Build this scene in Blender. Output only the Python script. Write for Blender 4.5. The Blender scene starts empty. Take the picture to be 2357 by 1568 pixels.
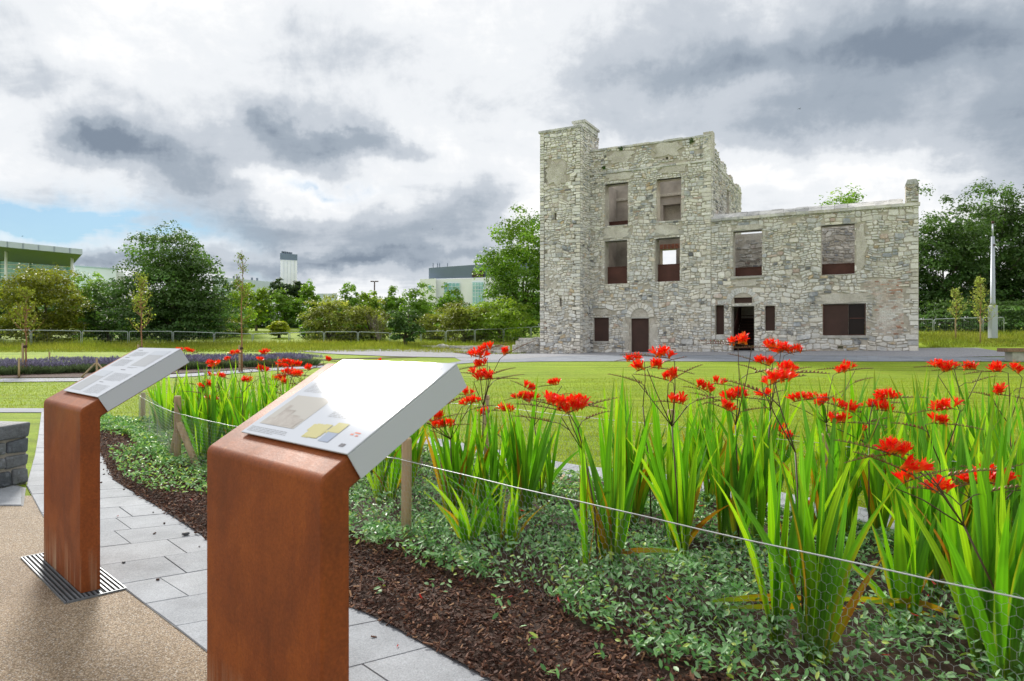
import bpy, bmesh, math, random
import numpy as np
from mathutils import Vector, Matrix

# ------------------------------------------------------------------ camera, world, sun, exposure
SC = bpy.context.scene
COL = SC.collection
R = math.radians
EYE = 1.2                                  # lens height above the near paving
FX, CX, CY = 1571.0, 1178.5, 784.0         # 24 mm lens, level: measured on a 2357 x 1568 copy of the photograph
cam_d = bpy.data.cameras.new('camera')
cam_d.lens = 24.0; cam_d.sensor_width = 36.0; cam_d.clip_start = 0.05; cam_d.clip_end = 3000
cam_d.dof.use_dof = True; cam_d.dof.focus_distance = 5.0; cam_d.dof.aperture_fstop = 6.3
cam = bpy.data.objects.new('camera', cam_d); COL.objects.link(cam)
cam.location = (0, 0, EYE); cam.rotation_euler = (R(90), 0, 0)
SC.camera = cam

SUN_AZ, SUN_EL = -29.5, 31.0               # the glare on the white panel gives the sun: ahead, to the left
SUN_STRENGTH, SUN_ANGLE = 2.5, 9.5
SKY_STRENGTH = 0.12
SC.view_settings.view_transform = 'Standard'
SC.view_settings.look = 'None'
SC.view_settings.gamma = 1.0
SC.view_settings.use_curve_mapping = False
SC.view_settings.exposure = 0.98

sun_d = bpy.data.lights.new('sun', 'SUN')
sun_d.energy = SUN_STRENGTH; sun_d.angle = R(SUN_ANGLE); sun_d.color = (1.0, 0.95, 0.87)
sun = bpy.data.objects.new('sun', sun_d); COL.objects.link(sun)
sd = Vector((math.sin(R(SUN_AZ)) * math.cos(R(SUN_EL)), math.cos(R(SUN_AZ)) * math.cos(R(SUN_EL)), math.sin(R(SUN_EL))))
sun.rotation_euler = (-sd).to_track_quat('-Z', 'Y').to_euler()
sun.location = sd * 60

SC.render.engine = 'CYCLES'
SC.cycles.use_denoising = True
SC.cycles.use_adaptive_sampling = True; SC.cycles.adaptive_threshold = .02
SC.cycles.max_bounces = 5; SC.cycles.diffuse_bounces = 3; SC.cycles.glossy_bounces = 2
SC.cycles.transmission_bounces = 4; SC.cycles.transparent_max_bounces = 6
SC.cycles.caustics_reflective = False; SC.cycles.caustics_refractive = False

# ---- node helpers
class NT:
    def __init__(s, tree): s.t = tree; s.n = tree.nodes; s.l = tree.links
    def node(s, typ, **kw):
        nd = s.n.new(typ)
        for k, v in kw.items(): setattr(nd, k, v)
        return nd
    def put(s, sock, v):
        if isinstance(v, bpy.types.NodeSocket): s.l.new(v, sock)
        elif v is not None: sock.default_value = v
    def m(s, op, a, b=None, c=None, clamp=False):
        nd = s.node('ShaderNodeMath', operation=op, use_clamp=clamp)
        s.put(nd.inputs[0], a)
        if b is not None: s.put(nd.inputs[1], b)
        if c is not None: s.put(nd.inputs[2], c)
        return nd.outputs[0]
    def vm(s, op, a, b=None):
        nd = s.node('ShaderNodeVectorMath', operation=op)
        s.put(nd.inputs[0], a)
        if b is not None: s.put(nd.inputs[1], b)
        return nd.outputs[0]
    def mix(s, f, a, b, blend='MIX'):
        nd = s.node('ShaderNodeMix', data_type='RGBA', blend_type=blend)
        s.put(nd.inputs[0], f); s.put(nd.inputs[6], rgba(a)); s.put(nd.inputs[7], rgba(b))
        return nd.outputs[2]
    def noise(s, vec, scale, detail=4, rough=.55, dist=0, out=0):
        nd = s.node('ShaderNodeTexNoise'); s.put(nd.inputs['Vector'], vec)
        nd.inputs['Scale'].default_value = scale; nd.inputs['Detail'].default_value = detail
        nd.inputs['Roughness'].default_value = rough; nd.inputs['Distortion'].default_value = dist
        return nd.outputs[out]
    def voro(s, vec, scale, feature='F1', out='Distance'):
        nd = s.node('ShaderNodeTexVoronoi', feature=feature); s.put(nd.inputs['Vector'], vec)
        nd.inputs['Scale'].default_value = scale
        return nd.outputs[out]
    def ramp(s, f, stops, interp='LINEAR'):
        nd = s.node('ShaderNodeValToRGB'); cr = nd.color_ramp; cr.interpolation = interp
        while len(cr.elements) < len(stops): cr.elements.new(.5)
        for e, (p, c) in zip(cr.elements, stops): e.position = p; e.color = rgba(c)
        s.put(nd.inputs[0], f)
        return nd.outputs[0]
    def mapr(s, v, a, b, c, d, interp='LINEAR'):
        nd = s.node('ShaderNodeMapRange', interpolation_type=interp)
        s.put(nd.inputs[0], v)
        for i, q in enumerate((a, b, c, d)): nd.inputs[i + 1].default_value = q
        return nd.outputs[0]
def rgba(c):
    if isinstance(c, (int, float)): return (c, c, c, 1)
    if isinstance(c, (tuple, list)) and len(c) == 3: return (*c, 1)
    return c

# ---- sky: Nishita behind a broken deck of cloud; the clouds are a function of the direction looked at
world = bpy.data.worlds.new('World'); SC.world = world; world.use_nodes = True
world.cycles.sampling_method = 'NONE'      # an even, overcast sky
N = NT(world.node_tree); N.n.clear()
sky = N.node('ShaderNodeTexSky', sky_type='NISHITA', sun_disc=False)
sky.sun_elevation = R(SUN_EL); sky.sun_rotation = R(SUN_AZ); sky.altitude = 50; sky.air_density = 1.0; sky.dust_density = 1.0
tc = N.node('ShaderNodeTexCoord').outputs['Generated']
dirn = N.vm('NORMALIZE', tc)
sep = N.node('ShaderNodeSeparateXYZ'); N.put(sep.inputs[0], dirn)
dx, dy, dz = sep.outputs
az = N.m('ARCTAN2', dx, dy)
el = N.m('ARCSINE', dz)
den = N.m('ADD', N.m('MAXIMUM', dz, 0.0), 0.16)
comb = N.node('ShaderNodeCombineXYZ')
N.put(comb.inputs[0], N.m('DIVIDE', dx, den)); N.put(comb.inputs[1], N.m('DIVIDE', dy, den)); comb.inputs[2].default_value = 3.7
cp = comb.outputs[0]
stretch = N.node('ShaderNodeMapping'); N.put(stretch.inputs[0], cp); stretch.inputs['Scale'].default_value = (1.0, 1.25, 1); stretch.inputs['Rotation'].default_value = (0, 0, .5)
big = N.noise(stretch.outputs[0], 0.75, 3, .5, .5)
mid = N.noise(stretch.outputs[0], 2.2, 6, .6, .35)
fine = N.noise(dirn, 8.0, 6, .66, .25)
puff = N.noise(dirn, 4.2, 6, .58, .25)
# ragged edges: bend the (azimuth, elevation) map by noise before the cloud bodies are laid out
wv = N.node('ShaderNodeTexNoise'); N.put(wv.inputs[0], dirn); wv.inputs['Scale'].default_value = 6.5; wv.inputs['Detail'].default_value = 6; wv.inputs['Roughness'].default_value = .6
ws = N.node('ShaderNodeSeparateColor'); N.put(ws.inputs[0], wv.outputs['Color'])
azw = N.m('ADD', az, N.m('MULTIPLY', N.m('SUBTRACT', ws.outputs[0], .5), .26))
elw = N.m('ADD', el, N.m('MULTIPLY', N.m('SUBTRACT', ws.outputs[1], .5), .13))
def ae(x, y):                                # azimuth, elevation of a place in the photograph
    a = math.atan((x - CX) / FX)
    return a, math.atan((CY - y) / FX * math.cos(a))
def bodies(lst):
    tot = None
    for (x, y, wx, wy, amp) in lst:
        a0, e0 = ae(x, y); w = wx / FX * math.cos(a0) ** 2; h = wy / FX * math.cos(a0)
        q = N.m('ADD', N.m('POWER', N.m('ABSOLUTE', N.m('MULTIPLY', N.m('SUBTRACT', azw, a0), 1 / w)), 2.0),
                N.m('POWER', N.m('ABSOLUTE', N.m('MULTIPLY', N.m('SUBTRACT', elw, e0), 1 / h)), 2.0))
        g = N.m('MULTIPLY', N.m('POWER', 2.718, N.m('MULTIPLY', q, -1.0)), amp)
        tot = g if tot is None else N.m('ADD', tot, g)
    return tot
dark = bodies([(1178, 330, 1500, 420, .08), (350, 90, 600, 120, .12), (320, 350, 145, 50, .66), (405, 420, 120, 34, .4), (200, 330, 110, 40, .45), (650, 345, 140, 46, .5), (600, 290, 60, 40, .35), (800, 330, 120, 25, .45),
               (560, 500, 190, 34, .42), (900, 540, 270, 50, .52), (1120, 480, 110, 55, .42), (1000, 600, 260, 22, .5), (720, 590, 200, 25, .45),
               (2140, 130, 340, 95, .36), (2350, 60, 260, 120, .22), (1620, 180, 260, 45, .42), (1850, 300, 200, 50, .38), (2280, 300, 200, 70, .45), (2330, 420, 200, 60, .4),
               (130, 590, 300, 20, .35), (2050, 140, 520, 150, .30), (1700, 90, 300, 90, .15), (1000, 640, 400, 25, .25), (1850, 420, 230, 26, -.14), (1300, 470, 110, 60, -.2), (650, 420, 260, 18, -.2), (330, 600, 250, 30, .4), (90, 200, 330, 30, .18), (1450, 300, 200, 30, .22)])
D = N.m('ADD', dark, N.m('MULTIPLY', N.m('SUBTRACT', mid, .5), .62))
D = N.m('ADD', D, N.m('MULTIPLY', N.m('SUBTRACT', big, .5), .5))
D = N.m('ADD', D, N.m('MULTIPLY', N.m('SUBTRACT', fine, .5), .6))
D = N.m('ADD', D, N.m('MULTIPLY', N.m('SUBTRACT', puff, .5), .45))
D = N.m('ADD', D, 0.10)
cloud = N.ramp(D, [(0.0, (1.0, 1.0, 1.0)), (.2, (.84, .865, .895)), (.45, (.56, .605, .665)), (.75, (.36, .415, .485)), (1.0, (.22, .27, .34))], 'EASE')
blue = bodies([(130, 495, 300, 46, 1.8), (330, 520, 120, 16, .8), (20, 470, 140, 34, 1.0), (770, 430, 85, 11, .9), (40, 560, 90, 12, .3), (600, 610, 60, 10, .4), (1130, 640, 80, 10, .3)])
blue = N.m('MULTIPLY', blue, N.mapr(mid, .42, .6, 1.0, .35), clamp=True)
cl = N.vm('SCALE', cloud); cl.node.inputs[3].default_value = 0.535 / SKY_STRENGTH
skyc = N.vm('SCALE', sky.outputs[0]); skyc.node.inputs[3].default_value = 0.27
tint = N.mix(1.0, skyc, (.46, .76, 1.06), 'MULTIPLY')
bg = N.node('ShaderNodeBackground'); N.put(bg.inputs[0], N.mix(N.m('MULTIPLY', blue, .9), cl, tint)); bg.inputs[1].default_value = SKY_STRENGTH
wo = N.node('ShaderNodeOutputWorld'); N.l.new(bg.outputs[0], wo.inputs[0])

# ------------------------------------------------------------------ scene helpers
def at(x, y, Y): return Vector(((x - CX) * Y / FX, Y, EYE - (y - CY) * Y / FX))
def gp(x, y):
    Y = FX * EYE / (y - CY); return ((x - CX) * Y / FX, Y)
_PR = {'Y': [-50, 14, 22, 30, 36, 42, 50, 60, 75, 100, 140, 900],
       'L': [0, 0, .05, .19, .33, .56, .82, 1.05, 2.1, 3.3, 4, 4],
       'C': [0, 0, .07, .26, .45, .50, .62, 1.0, 2.1, 3.3, 4, 4],
       'R': [0, 0, .08, .27, .66, 1.30, 1.75, 2.1, 2.8, 3.5, 4, 4]}
def _prof(Y, k):
    s = 0
    for d in (-1.6, -.8, 0, .8, 1.6): s = s + np.interp(Y + d, _PR['Y'], _PR[k])
    return s / 5
def _ss(a, b, x):
    t = np.clip((x - a) / (b - a), 0, 1); return t * t * (3 - 2 * t)
def g(X, Y):
    X = np.asarray(X, float); Y = np.asarray(Y, float)
    l, c, r = _prof(Y, 'L'), _prof(Y, 'C'), _prof(Y, 'R')
    c = c + np.clip(.021 * (X - 9.5), -.2, .26) * _ss(27, 36, Y) * (1 - _ss(46, 56, Y))
    a = _ss(-9, 0, X); b = _ss(21, 28, X)
    return (l * (1 - a) + c * a) * (1 - b) + r * b
def gz(X, Y): return float(g(X, Y))
def gr(x, y, Y0=3, Y1=140):                 # where a line of sight first meets the ground
    Ys = np.linspace(Y0, Y1, 6000); Xs = (x - CX) * Ys / FX
    f = EYE - (y - CY) * Ys / FX - g(Xs, Ys)
    i = np.argmax(f <= 0) if (f <= 0).any() else len(Ys) - 1
    return float(Xs[i]), float(Ys[i])

def setp(o, label=None, cat=None, group=None, kind=None):
    if label: o['label'] = label
    if cat: o['category'] = cat
    if group: o['group'] = group
    if kind: o['kind'] = kind
    return o
def empty(name, loc=(0, 0, 0), rz=0, label=None, cat=None, group=None):
    o = bpy.data.objects.new(name, None); COL.objects.link(o)
    o.location = loc; o.rotation_euler = (0, 0, rz); o.empty_display_size = .1
    return setp(o, label, cat, group)
def link(name, me, parent=None, mat=None):
    o = bpy.data.objects.new(name, me); COL.objects.link(o)
    if mat is not None:
        me.materials.clear() if len(me.materials) else None
        me.materials.append(mat)
    if parent is not None: o.parent = parent
    return o
def mesh_np(name, V, F, col=None, mats=None, midx=None, smooth=False):
    """V (n,3); F list of index arrays (m,k); col (n,3) point colours"""
    me = bpy.data.meshes.new(name)
    V = np.asarray(V, np.float32)
    F = [np.asarray(f, np.int32) for f in (F if isinstance(F, list) else [F]) if len(f)]
    me.vertices.add(len(V)); me.vertices.foreach_set('co', V.ravel())
    nl = sum(f.size for f in F); npl = sum(len(f) for f in F)
    me.loops.add(nl); me.loops.foreach_set('vertex_index', np.concatenate([f.ravel() for f in F]))
    tot = np.concatenate([np.full(len(f), f.shape[1], np.int32) for f in F])
    st = np.concatenate([[0], np.cumsum(tot)[:-1]]).astype(np.int32)
    me.polygons.add(npl); me.polygons.foreach_set('loop_start', st); me.polygons.foreach_set('loop_total', tot)
    if midx is not None: me.polygons.foreach_set('material_index', np.asarray(midx, np.int32))
    me.polygons.foreach_set('use_smooth', np.full(npl, bool(smooth)))
    if mats:
        for m_ in (mats if isinstance(mats, (list, tuple)) else [mats]): me.materials.append(m_)
    if col is not None:
        a = me.attributes.new('Col', 'FLOAT_COLOR', 'POINT')
        c = np.ones((len(V), 4), np.float32); c[:, :3] = col; a.data.foreach_set('color', c.ravel())
    me.update(calc_edges=True)
    return me
class MB:
    """collects small shapes for ONE mesh"""
    def __init__(s): s.v = []; s.f = {}; s.c = []; s.n = 0
    def add(s, V, Fs, col=None):
        V = np.asarray(V, float); s.v.append(V)
        for f in Fs: s.f.setdefault(len(f), []).append([i + s.n for i in f])
        s.c.append(np.tile(np.asarray(col if col is not None else (1, 1, 1), float), (len(V), 1)) if col is None or np.ndim(col) == 1 else np.asarray(col, float))
        s.n += len(V); return s
    def box(s, c, d, rz=0, col=None):
        x, y, z = [q / 2 for q in d]
        V = np.array([(i, j, k) for k in (-z, z) for i, j in ((-x, -y), (x, -y), (x, y), (-x, y))])
        ca, sa = math.cos(rz), math.sin(rz)
        V = V @ np.array([[ca, sa, 0], [-sa, ca, 0], [0, 0, 1]]) + np.array(c)
        return s.add(V, BOXF, col)
    def hexa(s, P, col=None): return s.add(P, BOXF, col)      # 4 bottom, 4 top corners
    def tube(s, P, r, n=6, col=None, cap=True):
        P = [Vector(p) for p in P]
        rs = r if isinstance(r, (list, tuple)) else [r] * len(P)
        V = []; ref = None
        for i, p in enumerate(P):
            t = (P[min(i + 1, len(P) - 1)] - P[max(i - 1, 0)]).normalized()
            if ref is None: ref = Vector((1, 0, 0)) if abs(t.x) < .8 else Vector((0, 1, 0))
            a = (ref - t * ref.dot(t)).normalized(); b = t.cross(a); ref = a
            for k in range(n):
                q = 2 * math.pi * k / n; V.append(p + (a * math.cos(q) + b * math.sin(q)) * rs[i])
        Fs = [(i * n + k, i * n + (k + 1) % n, (i + 1) * n + (k + 1) % n, (i + 1) * n + k) for i in range(len(P) - 1) for k in range(n)]
        if cap: Fs += [tuple(range(n - 1, -1, -1)), tuple(range((len(P) - 1) * n, len(P) * n))]
        return s.add([tuple(v) for v in V], Fs, col)
    def mesh(s, name, mat=None, smooth=False):
        V = np.concatenate(s.v)
        return mesh_np(name, V, [np.array(f) for f in s.f.values()], np.concatenate(s.c), mat, None, smooth)
    def build(s, name, mat, parent=None, smooth=False):
        return link(name, s.mesh(name, mat, smooth), parent)
BOXF = [(3, 2, 1, 0), (4, 5, 6, 7), (0, 1, 5, 4), (1, 2, 6, 5), (2, 3, 7, 6), (3, 0, 4, 7)]
def bevel(o, w, seg=2):
    m_ = o.modifiers.new('bevel', 'BEVEL'); m_.width = w; m_.segments = seg; m_.limit_method = 'ANGLE'; m_.angle_limit = R(35)
    return o
def smooth(o):
    o.data.polygons.foreach_set('use_smooth', np.ones(len(o.data.polygons), bool)); return o
def scatter(name, tV, tF, pos, rot, scl, col, mat, colmul=None):
    """many copies of one template in one mesh. rot (n,3,3), scl (n,) or (n,3), col (n,3)"""
    tV = np.asarray(tV, float); n = len(pos); k = len(tV)
    scl = np.asarray(scl, float); scl = scl[:, None] * np.ones(3) if scl.ndim == 1 else scl
    V = np.einsum('nij,nkj->nki', rot, tV[None] * scl[:, None, :]) + np.asarray(pos)[:, None, :]
    C = np.repeat(np.asarray(col)[:, None, :], k, 1)
    if colmul is not None: C = C * np.asarray(colmul)[None]
    off = (np.arange(n) * k)[:, None, None]
    Fs = [(np.asarray(f)[None] + off).reshape(-1, np.asarray(f).shape[1]) for f in tF]
    return mesh_np(name, V.reshape(-1, 3), Fs, C.reshape(-1, 3), mat)
def rots(rng, n, tilt=math.pi, spin=True):
    """random rotations: tilt of the z axis up to `tilt`, any azimuth"""
    th = rng.uniform(0, 1, n) ** .5 * tilt; ph = rng.uniform(0, 2 * np.pi, n); ps = rng.uniform(0, 2 * np.pi, n)
    return rotm(ph, th, ps)
def rotm(ph, th, ps):
    c, s = np.cos, np.sin; o = np.zeros_like(ph); i = np.ones_like(ph)
    Z1 = np.stack([np.stack([c(ph), -s(ph), o], -1), np.stack([s(ph), c(ph), o], -1), np.stack([o, o, i], -1)], 1)
    Yy = np.stack([np.stack([c(th), o, s(th)], -1), np.stack([o, i, o], -1), np.stack([-s(th), o, c(th)], -1)], 1)
    Z2 = np.stack([np.stack([c(ps), -s(ps), o], -1), np.stack([s(ps), c(ps), o], -1), np.stack([o, o, i], -1)], 1)
    return Z1 @ Yy @ Z2
def vnoise(X, Y, seed=0):
    """cheap smooth noise in 0..1"""
    X = np.asarray(X, float); Y = np.asarray(Y, float)
    xi = np.floor(X).astype(int); yi = np.floor(Y).astype(int); fx = X - xi; fy = Y - yi
    fx = fx * fx * (3 - 2 * fx); fy = fy * fy * (3 - 2 * fy)
    def h(a, b):
        q = np.sin(a * 127.1 + b * 311.7 + seed * 74.7) * 43758.5453; return q - np.floor(q)
    return (h(xi, yi) * (1 - fx) + h(xi + 1, yi) * fx) * (1 - fy) + (h(xi, yi + 1) * (1 - fx) + h(xi + 1, yi + 1) * fx) * fy
def inpoly(X, Y, poly):
    X = np.asarray(X); Y = np.asarray(Y); r = np.zeros(X.shape, bool); n = len(poly)
    for i in range(n):
        x1, y1 = poly[i]; x2, y2 = poly[(i + 1) % n]
        c = ((y1 > Y) != (y2 > Y)); xx = (x2 - x1) * (Y - y1) / (y2 - y1 + 1e-12) + x1
        r ^= c & (X < xx)
    return r
def resample(P, n):
    P = np.asarray(P, float); d = np.concatenate([[0], np.cumsum(np.linalg.norm(np.diff(P, axis=0), axis=1))])
    t = np.linspace(0, d[-1], n); return np.stack([np.interp(t, d, P[:, i]) for i in range(P.shape[1])], 1)
def resample2(A, B, n):
    A, B = np.asarray(A, float), np.asarray(B, float); Mi = (A + B) / 2
    d = np.concatenate([[0], np.cumsum(np.linalg.norm(np.diff(Mi, axis=0), axis=1))]); t = np.linspace(0, d[-1], n)
    f = lambda P: np.stack([np.interp(t, d, P[:, i]) for i in range(2)], 1)
    return f(A), f(B)
def strip(name, A, B, na, nb, mat, off, kind='structure', zf=None, parent=None, bulge=None, paired=False):
    """a sheet between two lines on the ground, laid on the terrain"""
    A, B = resample2(A, B, na) if paired else (resample(A, na), resample(B, na)); t = np.linspace(0, 1, nb)[None, :, None]
    P = A[:, None] * (1 - t) + B[:, None] * t
    Z = g(P[..., 0], P[..., 1]) + off
    if bulge is not None: Z = Z + bulge(P[..., 0], P[..., 1], t[..., 0] + 0 * P[..., 0])
    V = np.concatenate([P, Z[..., None]], -1).reshape(-1, 3)
    i, j = np.meshgrid(np.arange(na - 1), np.arange(nb - 1), indexing='ij'); k = (i * nb + j).ravel()
    F = np.stack([k, k + nb, k + nb + 1, k + 1], 1)
    e1 = V[F[0, 1]] - V[F[0, 0]]; e2 = V[F[0, 3]] - V[F[0, 0]]
    if np.cross(e1, e2)[2] < 0: F = F[:, ::-1]
    me = mesh_np(name, V, [F], None, mat, None, True)
    o = link(name, me, parent)
    if kind: o['kind'] = kind
    return o

# ------------------------------------------------------------------ materials
def mat(name):
    m_ = bpy.data.materials.new(name); m_.use_nodes = True
    t = NT(m_.node_tree); b = m_.node_tree.nodes['Principled BSDF']
    return m_, t, b
def pos(t): return t.node('ShaderNodeNewGeometry').outputs['Position']
def objc(t): return t.node('ShaderNodeTexCoord').outputs['Object']
def colattr(t):
    nd = t.node('ShaderNodeAttribute'); nd.attribute_name = 'Col'; return nd.outputs['Color']
def bump(t, b, h, dist, strength=1.0):
    nd = t.node('ShaderNodeBump'); nd.inputs['Distance'].default_value = dist; nd.inputs['Strength'].default_value = strength
    t.put(nd.inputs['Height'], h); t.l.new(nd.outputs[0], b.inputs['Normal'])
def simple(name, c, rough=.6, metal=0, spec=.5, var=.15, scale=8, bmp=None):
    m_, t, b = mat(name); p = objc(t)
    nz = t.noise(p, scale, 5, .6)
    t.put(b.inputs['Base Color'], t.mix(1.0, rgba(c), t.ramp(nz, [(.25, 1 - var), (.75, 1 + var)]), 'MULTIPLY'))
    b.inputs['Roughness'].default_value = rough; b.inputs['Metallic'].default_value = metal
    b.inputs['Specular IOR Level'].default_value = spec
    if bmp: bump(t, b, t.noise(p, scale * 4, 6, .6), bmp)
    return m_
def leafmat(name, trans=.35, rough=.45, spec=.4, tcol=(1.15, 1.25, .55)):
    m_, t, b = mat(name); c = colattr(t)
    t.put(b.inputs['Base Color'], c); b.inputs['Roughness'].default_value = rough; b.inputs['Specular IOR Level'].default_value = spec
    tr = t.node('ShaderNodeBsdfTranslucent'); t.put(tr.inputs[0], t.mix(1.0, c, tcol, 'MULTIPLY'))
    mx = t.node('ShaderNodeMixShader'); mx.inputs[0].default_value = trans
    t.l.new(b.outputs[0], mx.inputs[1]); t.l.new(tr.outputs[0], mx.inputs[2])
    t.l.new(mx.outputs[0], m_.node_tree.nodes['Material Output'].inputs[0])
    return m_
M = {}
# grass
def mk_grass(name, c1, c2, c3, stripes=True):
    m_, t, b = mat(name); p = pos(t)
    a = t.noise(p, .35, 4, .6); f = t.noise(p, 6, 6, .7); ff = t.noise(p, 45, 4, .7)
    c = t.mix(t.mapr(a, .3, .7, 0, 1), c1, c2)
    c = t.mix(t.mapr(f, .42, .75, 0, .8), c, c3)
    if stripes:
        mp = t.node('ShaderNodeMapping'); t.put(mp.inputs[0], p); mp.inputs['Scale'].default_value = (.12, 1.5, 1); mp.inputs['Rotation'].default_value = (0, 0, -.05)
        st = t.noise(mp.outputs[0], 1.6, 3, .5)
        c = t.mix(1.0, c, t.ramp(st, [(.3, .7), (.7, 1.22)]), 'MULTIPLY')
    c = t.mix(t.mapr(t.noise(p, 1.1, 5, .65), .58, .72, 0, .4), c, (.40, .36, .07))
    c = t.mix(1.0, c, t.ramp(ff, [(.25, .62), (.7, 1.25)]), 'MULTIPLY')
    t.put(b.inputs['Base Color'], c); b.inputs['Roughness'].default_value = .85; b.inputs['Specular IOR Level'].default_value = .15
    bump(t, b, t.m('ADD', ff, f), .03)
    return m_
M['lawn'] = mk_grass('mown_lawn', (.26, .365, .018), (.18, .30, .014), (.34, .40, .035))
M['blade'] = leafmat('grass_blade', .35, .6, .2, (1.1, 1.1, .6))
# paving stone
m_, t, b = mat('granite_paving'); p = pos(t); oi = t.node('ShaderNodeObjectInfo').outputs['Random']
c = t.ramp(oi, [(0, (.31, .33, .36)), (.5, (.335, .355, .385)), (1, (.36, .38, .41))])
c = t.mix(1.0, c, t.ramp(t.noise(p, 170, 3, .7), [(.3, .72), (.7, 1.2)]), 'MULTIPLY')
c = t.mix(1.0, c, t.ramp(t.noise(p, 3.2, 6, .65), [(.3, .8), (.62, 1.1)]), 'MULTIPLY')
c = t.mix(t.mapr(t.noise(p, 9, 5, .7), .6, .75, 0, .35), c, (.2, .19, .17))
t.put(b.inputs['Base Color'], c); b.inputs['Roughness'].default_value = .8; b.inputs['Specular IOR Level'].default_value = .15
bump(t, b, t.noise(p, 120, 4, .6), .0015); M['paving'] = m_
M['joint'] = simple('paving_joint', (.25, .255, .26), .9, scale=30)
# far paving: slabs too small to tell apart
m_, t, b = mat('granite_paving_far'); p = pos(t)
mp = t.node('ShaderNodeMapping'); t.put(mp.inputs[0], p); mp.inputs['Rotation'].default_value = (0, 0, .48)
br = t.node('ShaderNodeTexBrick'); t.put(br.inputs['Vector'], mp.outputs[0]); br.inputs['Scale'].default_value = 1.0
br.inputs['Brick Width'].default_value = .9; br.inputs['Row Height'].default_value = .45; br.inputs['Mortar Size'].default_value = .012
br.inputs['Color1'].default_value = (.21, .23, .265, 1); br.inputs['Color2'].default_value = (.26, .285, .325, 1); br.inputs['Mortar'].default_value = (.2, .2, .2, 1)
t.put(b.inputs['Base Color'], t.mix(1.0, br.outputs[0], t.ramp(t.noise(p, 1.3, 5, .6), [(.3, .82), (.7, 1.12)]), 'MULTIPLY')); b.inputs['Roughness'].default_value = .8; b.inputs['Specular IOR Level'].default_value = .15
M['paving_far'] = m_
# resin-bound gravel
m_, t, b = mat('resin_bound_gravel'); p = pos(t)
vc = t.voro(p, 190, 'F1', 'Color'); vd = t.voro(p, 190, 'F1', 'Distance')
sc_ = t.node('ShaderNodeSeparateColor'); t.put(sc_.inputs[0], vc)
c = t.ramp(sc_.outputs[0], [(0, (.18, .13, .085)), (.25, (.31, .23, .15)), (.55, (.41, .31, .205)), (.8, (.50, .40, .29)), (.93, (.62, .57, .50)), (1, (.2, .19, .18))])
c = t.mix(t.mapr(vd, .4, .7, 0, .8), c, (.14, .095, .055))
c = t.mix(1.0, c, t.ramp(t.noise(p, 1.7, 5, .6), [(.3, .82), (.7, 1.12)]), 'MULTIPLY')
t.put(b.inputs['Base Color'], c); b.inputs['Roughness'].default_value = .7; b.inputs['Specular IOR Level'].default_value = .2
bump(t, b, t.m('SUBTRACT', 1, vd), .004); M['resin'] = m_
# grey loose gravel
m_, t, b = mat('grey_gravel'); p = pos(t)
c = t.ramp(t.noise(p, 14, 6, .8), [(.3, (.17, .17, .19)), (.5, (.28, .285, .31)), (.7, (.40, .405, .43))])
t.put(b.inputs['Base Color'], c); b.inputs['Roughness'].default_value = .9; bump(t, b, t.noise(p, 20, 5, .7), .03); M['gravel'] = m_
# soil and bark
m_, t, b = mat('dark_soil'); p = pos(t)
c = t.ramp(t.noise(p, 30, 8, .75), [(.3, (.022, .012, .008)), (.55, (.065, .032, .02)), (.75, (.12, .06, .035))])
t.put(b.inputs['Base Color'], c); b.inputs['Roughness'].default_value = .95; bump(t, b, t.noise(p, 35, 6, .7), .02); M['soil'] = m_
m_, t, b = mat('bark_chip'); t.put(b.inputs['Base Color'], t.mix(1.0, colattr(t), t.ramp(t.noise(pos(t), 160, 4, .6), [(.3, .7), (.7, 1.25)]), 'MULTIPLY')); b.inputs['Roughness'].default_value = .85; M['chip'] = m_
M['vinca'] = leafmat('groundcover_leaf', .22, .42, .28, (1.1, 1.3, .6))

# ------------------------------------------------------------------ terrain
def lines(segs):
    o = []
    for a, b_, s in segs: o += list(np.arange(a, b_, s))
    return np.array(o + [segs[-1][1]])
ys = lines([(-40, -6, 6), (-6, 14, 1.2), (14, 62, .8), (62, 150, 4), (150, 900, 50)])
xs = lines([(-700, -100, 60), (-100, -46, 6), (-46, 46, .9), (46, 100, 6), (100, 700, 60)])
XX, YY = np.meshgrid(xs, ys, indexing='ij'); ZZ = g(XX, YY); ZZ = ZZ - np.where((YY > -5) & (YY < 13), .0, 0)
V = np.stack([XX, YY, ZZ], -1).reshape(-1, 3); nb = len(ys)
i, j = np.meshgrid(np.arange(len(xs) - 1), np.arange(nb - 1), indexing='ij'); k = (i * nb + j).ravel()
ground = link('ground', mesh_np('ground', V, [np.stack([k, k + nb, k + nb + 1, k + 1], 1)], None, M['lawn'], None, True))
setp(ground, 'mown green lawn rising gently towards the ruin', 'lawn', None, 'structure')

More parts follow.
